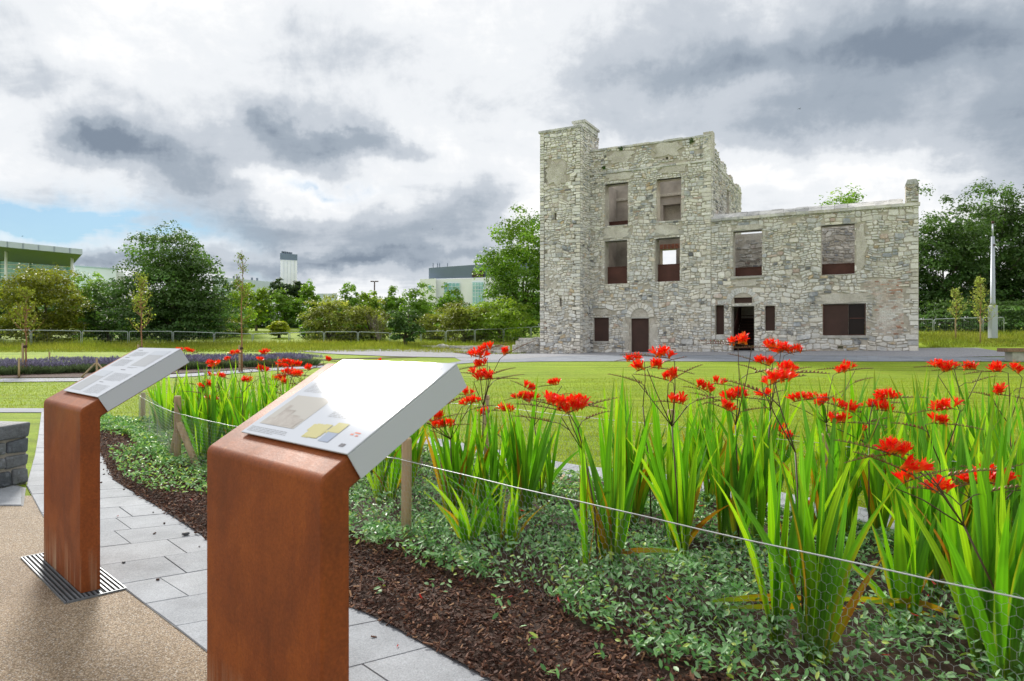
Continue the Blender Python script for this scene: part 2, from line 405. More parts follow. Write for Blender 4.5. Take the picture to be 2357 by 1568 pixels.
# ------------------------------------------------------------------ near paving, gravel, flower bed (plan, metres)
LA = [(-7.83, 11.36), (-4.955, 7.09), (-3.99, 5.61), (-3.52, 4.92), (-3.149, 4.587), (-1.875, 3.29), (-1.534, 2.969), (-1.319, 2.78), (-1.186, 2.633), (-.58, 1.96), (.1, 1.2)]
LB = [(-6.3, 10.1), (-4.397, 7.36), (-3.594, 6.16), (-3.135, 5.512), (-2.463, 4.859), (-1.81, 4.02), (-.677, 2.95), (-.49, 2.843), (-.226, 2.615), (-.095, 2.414), (.5, 1.6), (.9, 1.0)]
PA = [(-7.83, 11.36), (-5.9, 8.5), (-4.955, 7.09), (-3.99, 5.61), (-3.149, 4.587), (-1.875, 3.29), (-1.186, 2.633), (-.58, 1.96), (.1, 1.2)]
PB = [(-6.4, 10.3), (-4.9, 8.1), (-4.2, 7.07), (-3.35, 5.82), (-2.463, 4.859), (-1.36, 3.63), (-.56, 2.95), (-.02, 2.38), (.64, 1.54)]
LC = [(-6.3, 10.1), (-5.2, 9.5), (-3.3, 9.1), (-1.3, 7.9), (-.4, 6.9), (.2, 6.1), (1.3, 5.25), (2.0, 4.35), (2.8, 3.3), (3.8, 1.9), (4.4, 1.0)]
LD = [(-6.9, 10.75), (-5.99, 10.2), (-3.5, 9.8), (-.92, 8.34), (.025, 7.2), (.6, 6.5), (1.71, 5.87), (2.457, 4.9), (3.3, 3.9), (4.4, 2.4), (5.1, 1.4)]
LB = [(x_ - .03, y_ - .03) for x_, y_ in PB]
LE = [(-5.6, 9.4), (-4.3, 7.9), (-3.05, 6.3), (-2.0, 5.0), (-.892, 3.887), (-.6, 3.74), (-.0745, 3.30), (.341, 2.95), (.607, 2.59), (.70, 2.44), (1.35, 1.75), (2.1, 1.0)]
def flip(P): return [(x, y) for x, y in P]
gravel = strip('gravel_court', [(-9, 5.3), (-3.3, 5.25)] + PB[4:], [(-9, -3), (.6, -3)], 40, 10, M['resin'], .006)
setp(gravel, 'tan resin-bound gravel court under the rusted lecterns', 'gravel court')
def slab_band(root, A, B, step, cuts, seed, z=.014, base_off=.004):
    rng = random.Random(seed)
    A_, B_ = np.array(A), np.array(B)
    n = int(np.linalg.norm(np.diff(A_, axis=0), axis=1).sum() / step) + 1
    PA, PB = resample2(A_, B_, n)
    for i in range(n - 1):
        cs = [0] + sorted(c + rng.uniform(-.06, .06) for c in cuts[i % len(cuts)]) + [1]
        for c0, c1 in zip(cs[:-1], cs[1:]):
            q = [PA[i] + (PB[i] - PA[i]) * c0, PA[i] + (PB[i] - PA[i]) * c1, PA[i + 1] + (PB[i + 1] - PA[i + 1]) * c1, PA[i + 1] + (PB[i + 1] - PA[i + 1]) * c0]
            cen = sum(q) / 4; pts = []
            for w in q:
                d = w - cen; l = np.linalg.norm(d); pts.append(w - d / l * min(.0045, l * .2))
            zt = z + rng.uniform(-.0012, .0012)
            gzs = [gz(*w) for w in pts]
            P = [(w[0] - cen[0], w[1] - cen[1], -.012) for w in pts]; e = .004
            mid_ = [(w[0] - cen[0], w[1] - cen[1], zt - .003 + h - gz(*cen)) for w, h in zip(pts, gzs)]
            top = [((w[0] - cen[0]) * (1 - e), (w[1] - cen[1]) * (1 - e), zt + h - gz(*cen)) for w, h in zip(pts, gzs)]
            a2 = sum(P[k_][0] * P[(k_ + 1) % 4][1] - P[(k_ + 1) % 4][0] * P[k_][1] for k_ in range(4))
            if a2 < 0: P, mid_, top = P[::-1], mid_[::-1], top[::-1]
            b_ = MB(); b_.add(P + mid_ + top, [(0, 1, 5, 4), (1, 2, 6, 5), (2, 3, 7, 6), (3, 0, 4, 7), (4, 5, 9, 8), (5, 6, 10, 9), (6, 7, 11, 10), (7, 4, 8, 11), (8, 9, 10, 11)])
            o = b_.build('paving_slab', M['paving'], root); o.location = (cen[0], cen[1], gz(*cen))
path = strip('paved_path', PA, PB, 60, 6, M['joint'], .009, paired=True)
setp(path, 'pale grey granite path curving between gravel court and flower bed', 'path')
slab_band(path, PA, PB, .39, [(.5,), (.33,), (.62,)], 3)
patch = strip('paved_apron', [(-8, 4.95), (-4.3, 4.93), (-3.52, 4.92)], [(-8, 6.2), (-4.5, 5.9), (-3.93, 5.52)], 12, 4, M['joint'], .009, paired=True)
setp(patch, 'grey granite paving at the foot of the low dark stone wall', 'paving')
slab_band(patch, [(-8, 4.95), (-4.3, 4.93), (-3.54, 4.93)], [(-8, 6.2), (-4.5, 5.9), (-3.95, 5.5)], .5, [(.45,)], 5)
path2 = strip('garden_path', LC, LD, 60, 6, M['joint'], .009, paired=True)
setp(path2, 'narrow pale paved path between the flower bed and the lawn', 'path')
slab_band(path2, LC, LD, .42, [(.5,), ()], 4)
cross = strip('cross_path', [(-13, 11.3), (-7.5, 11.3), (-6.35, 10.15)], [(-13, 12.2), (-7.6, 11.95), (-6.9, 10.75)], 20, 4, M['paving_far'], .012)
setp(cross, 'pale paved path meeting the lawn edge behind the left lectern', 'path')

def bedz(X, Y, t=None):
    return .035 + .05 * vnoise(X * 1.3, Y * 1.3, 4) + .02 * vnoise(X * 6, Y * 6, 5)
bed = strip('flower_bed', LB, LC, 120, 40, M['soil'], 0, bulge=lambda X, Y, t: bedz(X, Y) * np.clip(t * 14, .35, 1) * np.clip((1 - t) * 10, .3, 1))
setp(bed, 'dark soil of the long crocosmia bed', 'flower bed')

rng = np.random.default_rng(11)
# bark chips on the near edge of the bed
def band_points(A, B, n, rng, ta=0, tb=1):
    A, B = resample(A, 200), resample(B, 200)
    L = np.linalg.norm(np.diff((A + B) / 2, axis=0), axis=1) ; wd = np.linalg.norm(B - A, axis=1)[:-1]
    pr = L * wd; i = rng.choice(len(pr), n, p=pr / pr.sum()); s = rng.uniform(0, 1, n)[:, None]; t_ = rng.uniform(ta, tb, n)[:, None]
    a = A[i] * (1 - s) + A[i + 1] * s; b_ = B[i] * (1 - s) + B[i + 1] * s
    return a * (1 - t_) + b_ * t_, t_[:, 0]
n = 34000
P, tt = band_points(LB, LE, n, rng, -.03, 1.12)
keep = (np.abs(P[:, 0]) < P[:, 1] * .85 + .3) & (rng.uniform(0, 1, n) < np.clip(1.4 - P[:, 1] * .11, .25, 1))
keep &= ~((tt < .0) & (rng.uniform(0, 1, n) < .8))
P = P[keep]; tt = tt[keep]; n = len(P)
bz = bedz(P[:, 0], P[:, 1]) * np.clip(tt * 5, .3, 1) + rng.uniform(0, .016, n)
bx = np.array([(x, y, z) for z in (-.5, .5) for x, y in ((-.5, -.5), (.5, -.35), (.42, .5), (-.5, .4))])
sc = np.stack([rng.gamma(2, .0062, n) + .006, rng.gamma(2.5, .0018, n) + .003, rng.uniform(.002, .006, n)], 1)
pal = np.array([(.06, .024, .014), (.09, .037, .021), (.135, .057, .03), (.20, .092, .047), (.36, .20, .105), (.034, .015, .01)])
cc = pal[rng.choice(6, n, p=[.27, .28, .2, .1, .04, .11])] * rng.uniform(.8, 1.2, (n, 1))
o = link('bark_mulch', scatter('bark_mulch', bx, [BOXF], np.column_stack([P, bz]), rots(rng, n, .75), sc, cc, M['chip']))
setp(o, 'dark brown bark chippings along the front of the flower bed', 'mulch', None, 'stuff')
# stray chips on the slabs
n = 90
P, tt = band_points(LA, LB, n, rng, .25, 1.0); P = P[rng.uniform(0, 1, n) < tt ** 2]; n = len(P)
o = link('loose_soil_crumbs', scatter('loose_soil_crumbs', bx, [BOXF], np.column_stack([P, np.full(n, .018)]), rots(rng, n, .5), np.stack([rng.uniform(.006, .026, n), rng.uniform(.006, .016, n), rng.uniform(.004, .01, n)], 1), pal[rng.choice(3, n)] * .8, M['chip']))
setp(o, 'dark crumbs of soil and bark strewn on the paving', 'crumbs', None, 'stuff')

# periwinkle ground cover
lf = np.array([(0, -.5, 0), (.2, -.18, .05), (.2, .2, .04), (0, .55, -.05), (-.2, .2, .04), (-.2, -.18, .05), (0, 0, -.02)])
lfF = [np.array([(6, 0, 1), (6, 1, 2), (6, 2, 3), (6, 3, 4), (6, 4, 5), (6, 5, 0)])]
n = 105000
P, tt = band_points(LE, LC, n, rng, -.10, .985)
clump = vnoise(P[:, 0] * 2.2, P[:, 1] * 2.2, 7); cl2 = vnoise(P[:, 0] * 7, P[:, 1] * 7, 17)
dens = np.clip((clump - .10) * 3.0, .08, 1) * np.clip((cl2 - .06) * 2.4, .22, 1)
keep = (rng.uniform(0, 1, n) < dens) & (np.abs(P[:, 0]) < P[:, 1] * .82 + .4) & (P[:, 1] > 1.3)
keep &= rng.uniform(0, 1, n) < np.clip(1.25 - P[:, 1] * .06, .5, 1)
P = P[keep]; tt = tt[keep]
n2 = 9000                                    # thinner patches in the mulch at the left end of the bed
Q, t2 = band_points(LB, LE, n2, rng, .05, 1.05)
k2 = (Q[:, 1] > 5.0) & (rng.uniform(0, 1, n2) < np.clip((vnoise(Q[:, 0] * 1.8, Q[:, 1] * 1.8, 9) - .3) * 3, 0, 1))
sp, _ = band_points(LB, LE, 60, rng, .1, .95); sp = np.repeat(sp[(sp[:, 1] < 4.6)], 7, 0)
sp = sp + rng.normal(0, .025, sp.shape)       # stray sprigs in the mulch
P = np.concatenate([P, Q[k2], sp]); n = len(P)
edge = np.ones(n); edge[:len(tt)] = np.clip((1 - tt) * 5, .2, 1)
hump = (.05 + .09 * vnoise(P[:, 0] * 3.1, P[:, 1] * 3.1, 12)) * edge
z = bedz(P[:, 0], P[:, 1]) + hump * rng.uniform(.15, 1, n) ** .6
pal = np.array([(.09, .22, .07), (.18, .38, .14), (.28, .50, .23), (.40, .58, .33), (.44, .56, .12)])
cc = pal[rng.choice(5, n, p=[.26, .28, .24, .15, .07])] * rng.uniform(.75, 1.2, (n, 1))
far = P[:, 1] > 4.8; cc[far & (rng.uniform(0, 1, n) < .35)] *= (1.4, 1.25, .8)
o = link('periwinkle_ground_cover', scatter('periwinkle_ground_cover', lf, lfF, np.column_stack([P, z]), rots(rng, n, 1.05), rng.uniform(.02, .04, n) * np.where(P[:, 1] > 6, 1.25, 1), cc, M['vinca']))
setp(o, 'low glossy blue-green periwinkle covering the flower bed', 'ground cover', None, 'stuff')
# fallen red petals
n = 110
P, tt = band_points(LB, LC, n, rng, -.1, .8); k_ = (np.abs(P[:, 0]) < P[:, 1] * .8) & (P[:, 1] < 5.5); P = P[k_]; n = len(P)
pv = np.array([(0, -.5, .05), (.12, -.1, -.03), (.1, .3, 0), (0, .55, .12), (-.1, .3, 0), (-.12, -.1, -.03)])
M['petal'] = leafmat('red_petal', .3, .45, .3, (1.2, .8, .5))
on_bed = (inpoly(P[:, 0], P[:, 1], LE + LC[::-1])); zz = np.where(on_bed, bedz(P[:, 0], P[:, 1]) + .11, np.where(inpoly(P[:, 0], P[:, 1], LB + LE[::-1]), bedz(P[:, 0], P[:, 1]) + .02, .02))
o = link('fallen_petals', scatter('fallen_petals', pv, [np.array([(0, 1, 2, 3), (0, 3, 4, 5)])], np.column_stack([P, zz]), rots(rng, n, .5), rng.uniform(.02, .042, n), np.tile((.62, .018, .012), (n, 1)) * rng.uniform(.5, 1.2, (n, 1)), M['petal']))
setp(o, 'shrivelled red petals fallen on mulch, leaves and paving', 'petals', None, 'stuff')

# grass blades of the near lawn
bl = np.array([(-.5, 0, 0), (.5, 0, 0), (.18, .12, .6), (0, .34, 1.0)]); blF = [np.array([(0, 1, 2), (0, 2, 3)])]
n = 150000
Yb = 4.6 + 16 * rng.uniform(0, 1, n) ** 1.7; Xb = rng.uniform(-.8, .8, n) * Yb
lawn_poly = LD + [(20, 1.4), (40, 60), (-60, 60), (-60, 12.2), (-7.6, 12.0)]
k_ = inpoly(Xb, Yb, lawn_poly); Xb, Yb = Xb[k_], Yb[k_]; n = len(Xb)
nz = vnoise(Xb * .8, Yb * 2.5, 3) * .6 + vnoise(Xb * 4, Yb * 4, 4) * .4
cc = np.array((.22, .345, .014))[None] * (1 - nz[:, None]) + np.array((.37, .435, .035))[None] * nz[:, None]
cc = cc * rng.uniform(.65, 1.25, (n, 1)); cc[rng.uniform(0, 1, n) < .06] *= (1.25, 1.0, .9)
o = link('lawn_grass', scatter('lawn_grass', bl, blF, np.column_stack([Xb, Yb, g(Xb, Yb)]), rots(rng, n, .75), np.column_stack([np.full(n, .0045) * (1 + Yb * .06), rng.uniform(.02, .05, n), rng.uniform(.022, .05, n)]), cc, M['blade']))
setp(o, 'short mown grass blades of the nearer lawn', 'grass', None, 'stuff')
# longer meadow grass before the mesh fence
n = 70000
Xb = rng.uniform(-42, 44, n); tb = rng.uniform(0, 1, n)
y0 = np.interp(Xb, [-42, -10, 0, 3, 17, 20, 30, 44], [40.5, 40.5, 43, 46, 46, 38.5, 37.5, 37]); y1 = np.interp(Xb, [-42, -10, 8, 20, 44], [51, 54, 57, 46, 47])
Yb = y0 + (y1 - y0) * tb ** 1.2
k_ = ~inpoly(Xb, Yb, [(0, 38), (21, 32), (27, 47), (4, 58)]); Xb, Yb, tb = Xb[k_], Yb[k_], tb[k_]; n = len(Xb)
nz = vnoise(Xb * .5, Yb * .5, 21)
cc = np.array((.18, .25, .022))[None] * (1 - nz[:, None]) + np.array((.33, .34, .06))[None] * nz[:, None]; cc = cc * rng.uniform(.6, 1.25, (n, 1))
hh = (.12 + .34 * tb) * rng.uniform(.5, 1.2, n)
o = link('meadow_grass', scatter('meadow_grass', bl, blF, np.column_stack([Xb, Yb, g(Xb, Yb)]), rots(rng, n, .5), np.column_stack([np.full(n, .035), hh * .5, hh]), cc, M['blade']))
setp(o, 'tall unmown grass at the foot of the mesh fence', 'grass', None, 'stuff')

# paving and gravel round the ruin
def grl(L): return [gr(x, y) for x, y in L]
near = grl([(1000, 845), (1100, 835), (1250, 833), (1700, 833), (2030, 833), (2357, 833), (2500, 834)])
near_far = [(-2.4, 32.5), (1.0, 36), (3.2, 38.2), (13, 34.0), (20.6, 31.4), (24, 31.2), (26.5, 31.0)]
plaza = strip('forecourt', near, near_far, 90, 26, M['paving_far'], .02)
setp(plaza, 'grey paved forecourt in front of the ruin', 'paving')
grav = strip('gravel_apron', [(-2.4, 32.6), (1.0, 36.05), (3.2, 38.25), (13, 34.05), (20.6, 31.45), (24.6, 32.0)], [(-4, 42), (1, 46), (6, 46), (13, 43.5), (22, 38.5), (25.5, 37.4)], 90, 30, M['gravel'], .02)
setp(grav, 'loose grey gravel spread around the foot of the ruin', 'gravel')
lg = strip('gravel_spur', grl([(683, 809.5), (780, 816.5), (900, 821.5), (1060, 824.5), (1120, 823)]), grl([(683, 808.8), (800, 806.2), (940, 805.6), (1060, 806), (1130, 806)]), 50, 8, M['gravel'], .03)
setp(lg, 'grey gravel spur pointing left from the low stone walls', 'gravel')
pe = strip('pale_path', grl([(0, 881), (200, 879), (440, 868), (600, 856), (760, 846)]), grl([(0, 873), (200, 871.5), (440, 861), (600, 850), (760, 841)]), 40, 3, M['paving_far'], .02)
setp(pe, 'narrow pale path in front of the lavender bed', 'path')
sb = strip('lavender_bed', grl([(0, 872), (200, 870.5), (440, 860), (600, 849.5), (750, 840.5)]), grl([(0, 851), (200, 850), (440, 841), (600, 836), (720, 833)]), 40, 5, M['soil'], .03)
setp(sb, 'brown soil strip under the lavender', 'flower bed')
for a_, b_, nm in (((0, 844), (360, 842), 'soil line'), ((640, 829), (1000, 822), 'soil line')):
    pass
sl = strip('planting_strip', grl([(0, 845), (200, 844), (420, 838), (700, 832), (960, 823.5)]), grl([(0, 841), (200, 840.5), (420, 835.5), (700, 830), (960, 822.3)]), 40, 3, M['soil'], .03)
setp(sl, 'thin strip of bare soil across the lawn behind the lavender', 'flower bed')
# ------------------------------------------------------------------ the ruin
m_, t, b = mat('lime_mortar'); p = pos(t)
c = t.ramp(t.noise(p, 1.1, 7, .65), [(.3, (.45, .415, .36)), (.5, (.62, .585, .525)), (.7, (.76, .73, .68))])
c = t.mix(1.0, c, t.ramp(t.noise(p, 16, 6, .75), [(.3, .7), (.65, 1.12)]), 'MULTIPLY')
c = t.mix(t.mapr(t.noise(p, .5, 5, .6), .60, .74, 0, .45), c, (.42, .32, .26))
c = t.mix(t.mapr(t.noise(p, 3.5, 7, .7), .62, .74, 0, .5), c, (.17, .165, .155))
t.put(b.inputs['Base Color'], c); b.inputs['Roughness'].default_value = .95; b.inputs['Specular IOR Level'].default_value = .2
bump(t, b, t.noise(p, 14, 6, .7), .05); M['mortar'] = m_
m_, t, b = mat('rubble_stone'); p = pos(t)
c = t.mix(1.0, colattr(t), t.ramp(t.noise(p, 7, 7, .75), [(.28, .66), (.5, 1.05), (.7, 1.25)]), 'MULTIPLY')
c = t.mix(t.mapr(t.noise(p, 2.6, 7, .75), .575, .70, 0, .75), c, (.12, .118, .115))
c = t.mix(t.mapr(t.noise(p, .7, 5, .6), .52, .72, 0, .25), c, (.60, .55, .46))
c = t.mix(t.mapr(t.noise(p, .9, 7, .7), .46, .60, 0, .75), c, (.84, .825, .79))
t.put(b.inputs['Base Color'], c); b.inputs['Roughness'].default_value = .9; b.inputs['Specular IOR Level'].default_value = .25
bump(t, b, t.noise(p, 22, 6, .75), .04); M['stone'] = m_
M['joint_dark'] = simple('deep_wall_joint', (.46, .42, .36), .95, var=.3, scale=3, bmp=.03)
M['concrete'] = simple('weathered_concrete', (.44, .425, .395), .9, var=.3, scale=2.5, bmp=.02)
M['corten_dark'] = simple('dark_rusted_steel', (.052, .022, .016), .7, var=.35, scale=1.2)
m_, t, b = mat('dark_window_glass'); b.inputs['Base Color'].default_value = (.02, .013, .011, 1); b.inputs['Specular IOR Level'].default_value = .15; b.inputs['Roughness'].default_value = .12; M['darkglass'] = m_
M['corten_rail'] = simple('rusted_steel_guard', (.085, .028, .02), .7, var=.35, scale=1.5)
M['plaster'] = simple('old_inner_plaster', (.42, .385, .35), .95, var=.5, scale=.7, bmp=.02)
M['brickred'] = simple('red_brick', (.40, .17, .12), .9, var=.3, scale=6, bmp=.01)
M['moss'] = simple('moss', (.06, .10, .02), .9, scale=20)

FU = np.array([.8846, -.4663]); FN = np.array([-.4663, -.8846]); FJ = np.array([4.97, 43.53])
def F(x, y, off=0.0):                        # pixel -> (along the facade, height) on a plane parallel to the facade
    O = FJ + FN * off; k = (x - CX) / FX
    u = (k * O[1] - O[0]) / (FU[0] - k * FU[1]); Y = O[1] + FU[1] * u
    return u, EYE - (y - CY) * Y / FX
def z1(x, y): return (1480 + x / 2.119) * .8184, (300 + y / 2.119) * .8184
def z2(x, y): return (1960 + x / 2.904) * .8184, (480 + y / 2.904) * .8184
def rect(zz, x0, x1, y0, y1, off=0.0):
    a = F(*zz(x0, y0), off); b_ = F(*zz(x1, y1), off); a2 = F(*zz(x0, y1), off); b2 = F(*zz(x1, y0), off)
    return (min(a[0], a2[0]), max(b_[0], b2[0]), (a2[1] + b_[1]) / 2, (a[1] + b2[1]) / 2)
def sn(X, Y, seed=0):
    xi = math.floor(X); yi = math.floor(Y); fx = X - xi; fy = Y - yi
    fx = fx * fx * (3 - 2 * fx); fy = fy * fy * (3 - 2 * fy)
    def h(a, b_): q = math.sin(a * 127.1 + b_ * 311.7 + seed * 74.7) * 43758.5453; return q - math.floor(q)
    return (h(xi, yi) * (1 - fx) + h(xi + 1, yi) * fx) * (1 - fy) + (h(xi, yi + 1) * (1 - fx) + h(xi + 1, yi + 1) * fx) * fy
class Face:                                   # a wall plane: origin, direction along it, outward normal
    def __init__(s, O, U, Nn): s.O = np.array([O[0], O[1], 0.]); s.U = np.array([U[0], U[1], 0.]); s.N = np.array([Nn[0], Nn[1], 0.])
    def p(s, u, z, d=0): return s.O + s.U * u + s.N * d + np.array([0, 0, z])
FF = Face(FJ, FU, FN)
ruin = empty('ruined_house', (11.0, 40.4, .55), 0, 'roofless three-storey rubble-stone ruin with square tower and lower wing', 'ruin')
def rpart(name, me_or_mb, m_=None, parent=None):
    o = me_or_mb.build(name, m_) if isinstance(me_or_mb, MB) else link(name, me_or_mb)
    par = parent or ruin
    o.parent = par
    o.matrix_parent_inverse = (Matrix.Translation(ruin.location)).inverted() if par is ruin else Matrix.Identity(4)
    return o
def wall(name, fc, u0, u1, za, zb, holes, th, m_, notch=()):
    us = sorted({u0, u1, *[h[0] for h in holes], *[h[1] for h in holes], *[q for n_ in notch for q in n_[:2]]}); us = [q for q in us if u0 - 1e-6 <= q <= u1 + 1e-6]
    zs = sorted({za, zb, *[h[2] for h in holes], *[h[3] for h in holes], *[n_[2] for n_ in notch]}); zs = [q for q in zs if za - 1e-6 <= q <= zb + 1e-6]
    def solid(i, j):
        if i < 0 or j < 0 or i >= len(us) - 1 or j >= len(zs) - 1: return False
        cu, cz = (us[i] + us[i + 1]) / 2, (zs[j] + zs[j + 1]) / 2
        return not any(h[0] < cu < h[1] and h[2] < cz < h[3] for h in holes) and not any(n_[0] < cu < n_[1] and cz > n_[2] for n_ in notch)
    b_ = MB(); b2 = {}
    def which(i, j):
        if i < 0 or j < 0 or i >= len(us) - 1 or j >= len(zs) - 1: return -1
        cu, cz = (us[i] + us[i + 1]) / 2, (zs[j] + zs[j + 1]) / 2
        return next((k for k, h in enumerate(holes) if h[0] < cu < h[1] and h[2] < cz < h[3]), -1)
    def q(*pts): b_.add([fc.p(*w) for w in pts], [(0, 1, 2, 3)])
    def rv(k, *pts): (b2.setdefault(k, MB()) if k >= 0 else b_).add([fc.p(*w) for w in pts], [(0, 1, 2, 3)])
    for i in range(len(us) - 1):
        for j in range(len(zs) - 1):
            if not solid(i, j): continue
            a, c, d, e = us[i], us[i + 1], zs[j], zs[j + 1]
            q((a, d, 0), (c, d, 0), (c, e, 0), (a, e, 0)); q((c, d, -th), (a, d, -th), (a, e, -th), (c, e, -th))
            if not solid(i - 1, j): rv(which(i - 1, j), (a, d, -th), (a, d, 0), (a, e, 0), (a, e, -th))
            if not solid(i + 1, j): rv(which(i + 1, j), (c, d, 0), (c, d, -th), (c, e, -th), (c, e, 0))
            if not solid(i, j + 1): rv(which(i, j + 1), (a, e, 0), (c, e, 0), (c, e, -th), (a, e, -th))
            if not solid(i, j - 1): rv(which(i, j - 1), (a, d, -th), (c, d, -th), (c, d, 0), (a, d, 0))
    o = rpart(name, b_, m_)
    for q_ in b2.values(): link('opening_reveal', q_.mesh('opening_reveal', M['mortar'] if m_ is M['joint_dark'] else m_), o)
    return o
def fbox(fc, u0, u1, za, zb, d0, d1):
    P = [fc.p(u0, za, d1), fc.p(u1, za, d1), fc.p(u1, za, d0), fc.p(u0, za, d0), fc.p(u0, zb, d1), fc.p(u1, zb, d1), fc.p(u1, zb, d0), fc.p(u0, zb, d0)]
    return P
def fb(name, fc, u0, u1, za, zb, d0, d1, m_, parent=None):
    b_ = MB(); b_.hexa(fbox(fc, u0, u1, za, zb, d0, d1)); return rpart(name, b_, m_, parent)
PAL = {'cream': (.75, .71, .64), 'white': (.82, .80, .76), 'grey': (.56, .565, .565), 'lgrey': (.68, .68, .67), 'blue': (.38, .405, .445), 'dark': (.20, .205, .215),
       'tan': (.58, .46, .31), 'pink': (.55, .43, .37), 'brick': (.50, .27, .19), 'wbrick': (.61, .53, .47)}
STONES = []
def rubble(owner, fc, u0, u1, za, zb, holes=(), bricks=(), skip=(), seed=1, hmin=.10, hmax=.30, quoin=(False, False), proud=(.025, .08), tone=1.0, notch=(), p_skip=.035):
    rg = random.Random(seed)
    rects = []
    z = za
    while z < zb - .05:
        h = min(rg.uniform(hmin, hmax), zb - z)
        u = u0 - rg.uniform(0, .2)
        while u < u1:
            w = h * rg.uniform(.65, 1.9) + .05
            if rg.random() < .10: w *= 1.35
            a, c = max(u, u0), min(u + w, u1)
            first = quoin[0] and a <= u0 + 1e-6; last = quoin[1] and c >= u1 - .22
            if last: c = u1; w = c - u
            if first or last: rects.append((a, max(c, a + .3) if first else c, z, z + h, 'q'))
            elif h > .2 and rg.random() < .5:
                k = rg.uniform(.38, .62) * h; rects += [(a, c, z, z + k, ''), ]
                if c - a > .42: mm = rg.uniform(.4, .6); rects += [(a, a + (c - a) * mm, z + k, z + h, ''), (a + (c - a) * mm, c, z + k, z + h, '')]
                else: rects.append((a, c, z + k, z + h, ''))
            else: rects.append((a, c, z, z + h, ''))
            u = c if last else u + w
            if first and u < u0 + .3: u = max(u, u0 + .3)
        z += h
    out = []
    for (a, c, d, e, tg) in rects:
        cu, cz = (a + c) / 2, (d + e) / 2
        if any(q[0] < cu < q[1] and q[2] < cz < q[3] for q in list(bricks) + list(skip)): continue
        if tg == '' and rg.random() < p_skip: continue
        out.append((a, c, d, e, tg))
    for (b0, b1, b2, b3) in bricks:
        z = b2; r_ = 0
        while z < b3 - .04:
            u = b0 - (.11 if r_ % 2 else 0) - rg.uniform(0, .03)
            while u < b1:
                w = rg.uniform(.2, .235)
                if u > b0 - .02 and rg.random() > .06: out.append((u, min(u + w, b1), z, z + .078, 'b'))
                u += w
            z += .079; r_ += 1
    for (a, c, d, e, tg) in out:
        bad = False
        for (h0, h1, h2, h3) in holes:        # clip against openings
            if a < h1 and c > h0 and d < h3 and e > h2:
                opts = [(h0 - a, (a, h0, d, e)), (c - h1, (h1, c, d, e)), (h2 - d, (a, c, d, h2)), (e - h3, (a, c, h3, e))]
                k, rr = max(opts)
                if k < .05: bad = True; break
                a, c, d, e = rr
        if bad or c - a < .05 or e - d < .035: continue
        cu, cz = (a + c) / 2, (d + e) / 2
        for n_ in notch:
            if n_[0] < cu < n_[1] and e > n_[2] + .04: bad = True
        if bad: continue
        gap = .005 if tg == 'b' else rg.uniform(.005, .019)
        a += gap; c -= gap; d += gap; e -= gap
        if c - a < .03 or e - d < .02: continue
        hw, hh = (c - a) / 2, (e - d) / 2; jm = min(hw, hh)
        amp = .0 if tg == 'b' else (.012 if tg == 'q' else 1.0)
        def near(u_, z_): return min([1e9] + [max(h[0] - u_, u_ - h[1], h[2] - z_, z_ - h[3]) for h in holes] + [u_ - u0, u1 - u_])
        def wob(u_, z_):
            k = max(0, min(1, near(u_, z_) / .25)) * amp
            return (u_ + k * (.10 * (sn(u_ * 2.3, z_ * 2.3, 31) - .5) + .05 * (sn(u_ * 6, z_ * 6, 33) - .5)), z_ + k * (.30 * (sn(u_ * 1.3, z_ * 1.3, 47) - .5) + .09 * (sn(u_ * 4.5, z_ * 4.5, 49) - .5)))
        ch = jm * rg.uniform(.25, .8) if tg == '' else jm * .12
        ring = []
        for sx, sz, first in ((-1, -1, 0), (1, -1, 1), (1, 1, 0), (-1, 1, 1)):
            # order so the ring runs anticlockwise
            if (sx, sz) == (-1, -1): pr = [(-hw, -hh + ch * rg.uniform(.5, 1.3)), (-hw + ch * rg.uniform(.5, 1.3), -hh)]
            elif (sx, sz) == (1, -1): pr = [(hw - ch * rg.uniform(.5, 1.3), -hh), (hw, -hh + ch * rg.uniform(.5, 1.3))]
            elif (sx, sz) == (1, 1): pr = [(hw, hh - ch * rg.uniform(.5, 1.3)), (hw - ch * rg.uniform(.5, 1.3), hh)]
            else: pr = [(-hw + ch * rg.uniform(.5, 1.3), hh), (-hw, hh - ch * rg.uniform(.5, 1.3))]
            ring += [(cu + q[0], cz + q[1]) for q in pr]
        ring = [wob(*q) for q in ring]
        dep = rg.uniform(*proud) if tg != 'b' else rg.uniform(.008, .018)
        ins = min(.022, jm * .35) if tg != 'b' else .004
        V = [fc.p(q[0], q[1], -.005) for q in ring]
        cu2 = sum(q[0] for q in ring) / 8; cz2 = sum(q[1] for q in ring) / 8
        tx, tz = rg.uniform(-.14, .14), rg.uniform(-.2, .16)
        for q in ring:
            vx, vz = q[0] - cu2, q[1] - cz2; l = math.hypot(vx, vz); k = max(0, l - ins) / l
            V.append(fc.p(cu2 + vx * k, cz2 + vz * k, dep + (vx * tx + vz * tz) * (tg == '')))
        V.append(fc.p(cu2 + rg.uniform(-.2, .2) * hw, cz2 + rg.uniform(-.2, .2) * hh, dep + rg.uniform(0, .014) * (tg != 'b')))
        Fs = [(i_, (i_ + 1) % 8, 8 + (i_ + 1) % 8, 8 + i_) for i_ in range(8)] + [(8 + i_, 8 + (i_ + 1) % 8, 16) for i_ in range(8)]
